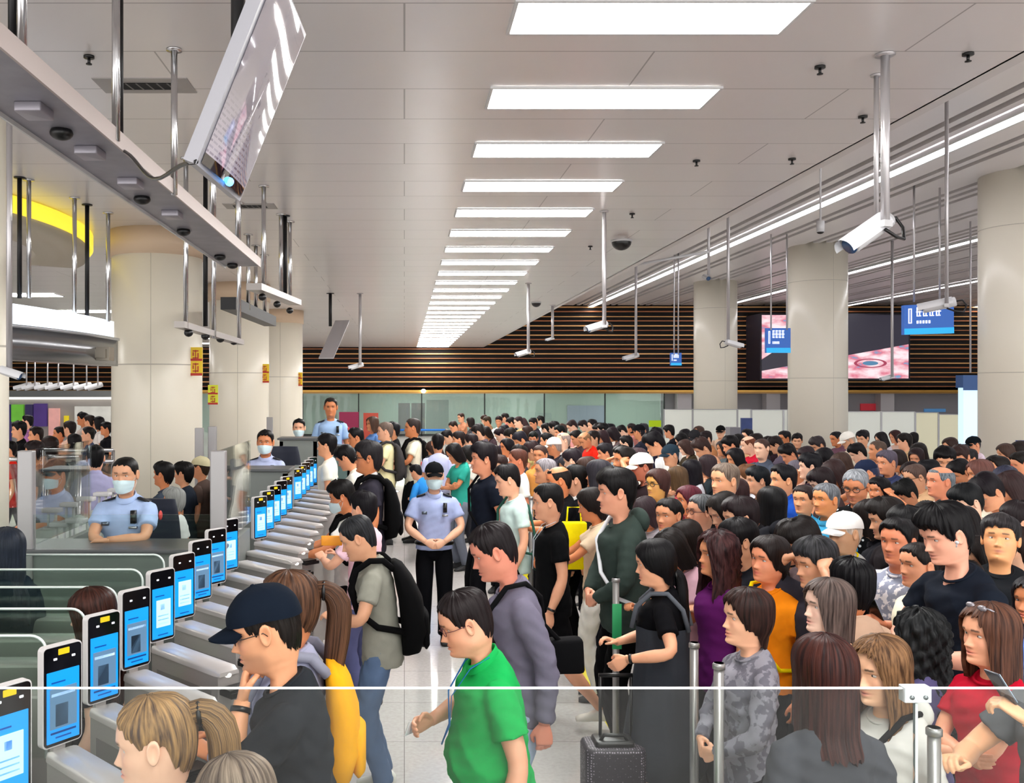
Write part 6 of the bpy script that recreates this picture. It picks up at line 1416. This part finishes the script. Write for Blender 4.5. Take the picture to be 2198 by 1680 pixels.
# ---- the deeper crowd: image position of each crown, stature class, colours
CROWD = """990 886 n 2a1a14 c98a6a|1010 895 b 1a1412 4a4a50|973 903 n 20140f e0c8a0|1027 910 m 15100f 5a5058|1040 890 n 2a1a12 d9b48a|1046 893 m 2a2014 8a6a50|1071 892 m 1a0f10 e8e0d8|1085 886 s 14100f b84a5c|1097 895 m 0e0c0d 20222a|1113 893 n 2c1e20 e6c890|1123 897 b 3a2a2a 9a9aa0|1145 896 m 120e10 3a3a44|1161 892 s 0c0a0a e8e4e0|1173 907 s 0c0a0a d8b090|1190 903 m 0c0a0b 4a4448|1202 912 m 0c1010 222228|1228 901 n 261a1a e0a0a0|1252 901 m 1c1416 c9a060|1272 899 s 100e10 e9d4d0|1285 907 m 14100f 303038|1295 907 m 0c0a0a 1e1e26|1315 916 b 1c1418 6a5a5c|1335 912 s 0e0c0d dce4f0|1356 908 n 1c1416 c88078|1372 910 c 16161c 2e3040|1381 908 m 2a2a30 54545c|1410 916 m 0e0b10 32304a|1437 911 m 0b0a0c 20222a|1463 929 b 0b0a0c c9c4c0|1491 921 C 2c2c30 e6e0d4|1516 924 m 1a1214 b07850|1547 912 c 101214 d8b8a0|1568 933 m 0c0a0c 302830|1624 929 s 16100f 403840|1607 936 B 5a3020 c81c38|1636 941 z 3a2a26 4c5464|1650 935 l 14100f 3a2830|1665 935 m 16100f 6a6070|1711 929 m 100c0e 30303a|1755 935 m 2a2426 2c2a30|1553 944 b 1e1818 5a6468|1579 960 b 0c0a0e 2a2a34|1692 951 m 0c0a0c 8a5a6a|1733 957 s 241a1e e0c8b8|1740 972 m 101014 3c2c3c|1628 1000 m 0c1014 4c5054|1609 995 k 5a3a24 c8ccd4|1485 985 l 0e0c12 c8ccd4|1711 987 n 5a5660 d8b0a0|1044 915 b 15100f 4a3a40|1074 918 s 15080e 5a3a60|1097 918 m 14100f b890a0|1117 925 m 1a1820 e0d088|1145 925 m 0f1412 222226|1210 928 B 8a7a74 d8d4d0|1255 928 B 7a5a40 e02818|1275 924 m 16100f 26262e|1294 922 b 2a1c20 6a5040|1345 934 s 0c0a0b 3a3038|1190 937 W 8a7a74 3a3640|1300 950 m 1c1a1e 9ab0bc|1062 955 b 1a1214 d88a60|1075 975 m 2a1c1a c9a088|1143 945 m 26181a d87838|1160 955 n 3a2a26 e09a50|1230 962 m 1a1218 e0b880|1218 975 b 2a2a30 dcb870|1335 955 m 14100f c9b090|1369 960 s 3a2c30 e0c8b8|1440 952 c 2a3c4a e0dcd0|1470 942 b 3a2a26 4a4030|1507 938 m 2a1c1a d8a080|1520 975 b 2a2024 303a40|1455 1000 b 4a3826 a83a44|1465 1035 m 0c0a0c d8a050|1360 1040 m 1a1218 7a7a84|1580 1025 l 2a1a1a 8a8a94|1640 1050 m 1a1a20 6a6a70|1765 1002 m 1a1214 4a3a3a|1790 985 l 2a1c1c 9a7a6a|1770 960 b 0c0a0e 2c2c30|1852 922 m 100e12 c8c0b0|1820 925 W 9a8a7c d8ccb8|1840 950 m 0c0a0c c87850|1885 945 z 4a3c34 5c5868|1892 926 L 100c10 c8c0c8|1922 922 B3 2a1414 d8b8a8|1962 927 A 0c0a0c e6127c|1968 960 b 1e1214 3a2a30|1955 990 b 1a1012 2c2a30|1995 985 s 0c0c10 e0dcd8|1860 985 c 26304c d8c0a0|1905 965 s 4a4450 3c4468|1925 1010 m 0c1018 24262e|1965 995 n 4a3a34 d8b088|2010 1000 b 0c0a0c c9ced0|2062 953 m 2a1c1a e0b8a0|2090 935 c 141c22 e8d8e8|2080 962 s 1c1a1c 5a5054|2105 985 b 5a3a34 3c3034|2142 977 s 14100f e0d8d0|2160 998 m 2a2c3c 3a3844|2192 968 s 14100e e0a080|2170 1010 b 2a1c1c 5c4c50|2075 1035 m 0c0e10 d8d4d0|2185 1040 b 1c1214 e0d8cc|2195 1075 m 1a1416 c9a894|2060 985 m 0c0a0c 2a2a30|1800 1050 b 3a3438 6a8a90|1590 1065 m 1a1214 2a2a30|1385 1065 b 2a2024 a8a4ac|1555 1055 b 14100f 2c2c34|1700 1060 m 0c0a0c 3a3a40|1870 1070 b 16100f 23232a|1905 1065 m 14100f 2a2428|1990 1075 b 1a1818 9a9aa4|2065 1085 b 100c0e 30303a|1950 1085 m 0a0a0c 1c1c22|2180 1130 m 201614 4a4a50|1590 1110 m 0c0a0c 2c2e36|1475 1115 b 16100e 48424c|1695 1115 b 0c0a0c 26262c|1720 1110 m 14100f 5a4a4c|1800 1150 m 14100f 38343a|1440 1135 b 14100f c8a0ac|1890 1150 m 0c0a0c 2a2a2e|2095 1150 b 16100f d8ccb8|2070 1200 m 0c0a0c 3a3038|1600 1190 b 14100f 2a2026|1700 1220 b 1c1214 4a3a3a|1480 1230 m 0c0a0c 2a2a32|1880 1230 b 14100f e8e0d8|2180 1200 b 1c1416 c8b0a0|930 945 b 2c1e1a d8d0c8|960 922 s 0e0c0e 3c3c44|985 925 m 1c1414 c89878|1005 955 b 14100f e8e4dc|975 950 b 0c0a0c 30a090|1012 930 m 1a1214 f0ece4"""
HS = dict(n='neat', b='bob', m='mop', s='short', z='buzz', l='long', B='bald', c='short', C='neat', W='neat', k='mop', L='long', A='crop')
COLN = {}
def cname(c):
    P = dict(black=(.08, .08, .09), charcoal=(.17, .17, .19), grey=(.42, .41, .43), silver=(.64, .65, .68), white=(.9, .9, .89), beige=(.85, .72, .6), tan=(.78, .6, .42), brown=(.4, .28, .22), pink=(.85, .6, .65), red=(.82, .15, .15), orange=(.88, .55, .25), gold=(.85, .78, .5), mauve=(.5, .35, .48), navy=(.18, .2, .33), blue=(.5, .62, .8), teal=(.2, .6, .55), magenta=(.9, .1, .5), plum=(.3, .2, .26), slate=(.3, .34, .38), cream=(.92, .87, .78))
    v = [int(c[i:i+2], 16)/255 for i in (0, 2, 4)]
    return min(P, key=lambda k: sum((a-b)**2 for a, b in zip(P[k], v)))
LMX = [(985, 'left end of the queue'), (1040, 'the first dark mullion'), (1100, 'the bay right of the first mullion'), (1168, 'the second dark mullion'), (1230, 'the grey violet notice board'), (1298, 'the third dark mullion'), (1360, 'the last glass bay'), (1425, 'the lime green notice'), (1487, 'the first white hoarding'), (1585, 'the slimmest round column'), (1640, 'the dark blue poster stand'), (1695, 'the left-hand hoardings'), (1815, 'the middle round column'), (1895, 'the right-hand hoardings'), (1965, 'the magenta top'), (2065, 'the yellowish hoardings'), (2120, 'the lit totem'), (2400, 'the biggest round column')]
HN = {'neat': 'short-haired', 'bob': 'bob-haired', 'mop': 'dark mop-haired', 'short': 'dark-haired', 'buzz': 'close-cropped', 'long': 'long-haired', 'bald': 'bald', 'crop': 'short-bobbed', 'volume': 'thick-haired', 'lowpony': 'low-ponytailed'}
used = {}
def lab(x, y, hair, tc, extra=''):
    lm = next(n for a, n in LMX if x <= a)
    row = 'far back row' if y < 912 else ('back part' if y < 945 else ('middle of crowd' if y < 990 else ('nearer middle' if y < 1060 else 'front part')))
    s = '%s person%s, %s top, %s, below %s' % (HN[hair], extra, cname(tc), row, lm)
    used[s] = used.get(s, 0)+1
    if used[s] > 1: s = s.replace('person', ['', 'shorter person', 'third such person', 'fourth such person'][min(3, used[s]-1)], 1)
    return s
KEY = len(PEOPLE)
def covers(x, y, d, lim, n=None):
    for (px, py, ix, iy, pd) in PEOPLE[:n]:
        if pd <= d: continue
        a0, a1, b0, b1 = ix-.10/pd*F, ix+.10/pd*F, iy, iy+.26/pd*F
        ov = 0
        for (w_, y0, y1) in ((.11, y, y+.27/d*F), (.22, y+.27/d*F, 9999)):
            ox = min(a1, x+w_/d*F)-max(a0, x-w_/d*F); oy = min(b1, y1)-max(b0, y0)
            if ox > 0 and oy > 0: ov += ox*oy
        if ov > lim*(a1-a0)*(b1-b0): return True
    return False
for k, ln in enumerate(CROWD.split('|')):
    x, y, t, hc, tc = ln.split(); x = float(x); y = float(y); kw = {}
    st = t[0]; hair = HS[st]; r = random.Random(k*17+5)
    fem = int(st in 'blLA' or (st == 'B' and t == 'B3'))
    if t == 'B3': hair = 'bob'; kw['arms'] = 'phone'
    if st == 'c': kw.update(cap=1, capc=hc)
    if st in 'CW': kw.update(cap=1, capc='efece4' if st == 'W' else '2e2e32')
    if st == 'k' or (st == 's' and k % 7 == 3): kw['mask'] = 'f2f4f6'
    h_t = 1.62 if fem else 1.71
    h_t += r.uniform(-.05, .07)
    best = None
    for dh in (0, .02, -.02, .04, -.04, .06, -.06, .09, -.09):
        dd = max(5.0, min((H-h_t-dh)*F/(y-CY), 27.5)); X = (x-CX)/F*dd
        m_ = min(math.hypot(px-X, py-dd) for (px, py, _a, _b, _c) in PEOPLE)
        if best is None or min(m_, .5) > best[0]+.02: best = (min(m_, .5), dd)
    d = best[1]
    if y > 1000 and covers(x, y, d, .30, KEY): continue
    if best[0] < .22: continue
    ex = ' in a cap' if 'cap' in kw else (' in a mask' if 'mask' in kw else '')
    gl = 1 if (k % 9 == 4 and not fem) else None
    f = 0 if st == 'A' else r.choice([88, 92, 96, 100, 105, 112, 120, 84, 70, 150, 60])
    if 'arms' not in kw: kw['arms'] = r.choice(['down', 'phone', 'phone', 'down', 'clasp', 'hold', 'cross'])
    person(x, y, d, f, hair, hc, tc=tc, top=r.choice(['tee', 'tee', 'polo', 'long', 'tee']), bc=r.choice(['1a1b22', '2a3142', '3a3a40', '6b7280']), fem=fem, yaw=r.uniform(-15, 15), pitch=r.choice([0, 5, 10, 20, 28]), lean=r.uniform(0, 6),
           label=lab(x, y, hair, tc, ex), glasses=gl, hs=1.07, seed=300+k, sk=r.choice(['e8b596', 'dca583', 'e6a07a', 'f0c3a8', 'd8936a']), **kw)
# further heads between the noted ones
def gap_fill():
    r = random.Random(11); n = 0; pal = ['1b1c22', '24252c', '2e3038', '14151a', '3a3c46', 'e6e4de', 'c9c4be', '8a8d96', '4a3a40', '5c6a84', 'c86a5c', 'd8b48a', '6a4a5a', 'b8c8d8', 'efe9e0', '7a3038']
    for row in range(26):
        y = 893+row*3.2+row*row*.30
        if y > 1135: break
        d = .74*F/(y-CY)
        step = .54/d*F
        x = 868+(y-835)*1.85+r.uniform(0, step)
        while x < 2205:
            xx = x+r.uniform(-.2, .2)*step; yy = y+r.uniform(-3, 3)*(1+row*.1)
            dd = .74*F/(yy-CY); X = (xx-CX)/F*dd
            lim = 891+(xx-960)*.034 if xx > 1100 else 889
            ok = yy > lim+4 and dd < 27
            if ok:
                for (px, py, ix, iy, pd) in PEOPLE:
                    if (px-X)**2+(py-dd)**2 < .46**2: ok = False; break
                    if abs(ix-xx) < 11*15/pd*.9 and abs(iy-yy) < 9*15/pd*.9 and pd > dd-.2: ok = False; break
            if ok and covers(xx, yy, dd, .28): ok = False
            if ok:
                fem = r.random() < .45; hair = r.choice(['bob', 'bob', 'long', 'lowpony', 'crop']) if fem else r.choice(['neat', 'short', 'mop', 'short', 'volume', 'buzz'])
                tc = r.choice(pal); m_ = r.random() < .07
                person(xx, yy, dd*(1 if True else 0), r.choice([86, 92, 98, 104, 112, 120, 78]), hair, r.choice(['0c0a0b', '14100f', '1c1412', '2a1c18', '100e12', '3a2a24']), tc=tc, top=r.choice(['tee', 'tee', 'polo', 'long']), fem=int(fem), arms=r.choice(['down', 'phone', 'phone', 'clasp']), pitch=r.choice([0, 5, 12, 22]), yaw=r.uniform(-12, 12), mask='f2f4f6' if m_ else None,
                       label=lab(xx, yy, hair, tc, ' in a mask' if m_ else ''), hs=1.1, seed=600+n); n += 1
            x += step
        if n > 110: break
    print('gap fill', n, 'people', len(PEOPLE))
gap_fill()
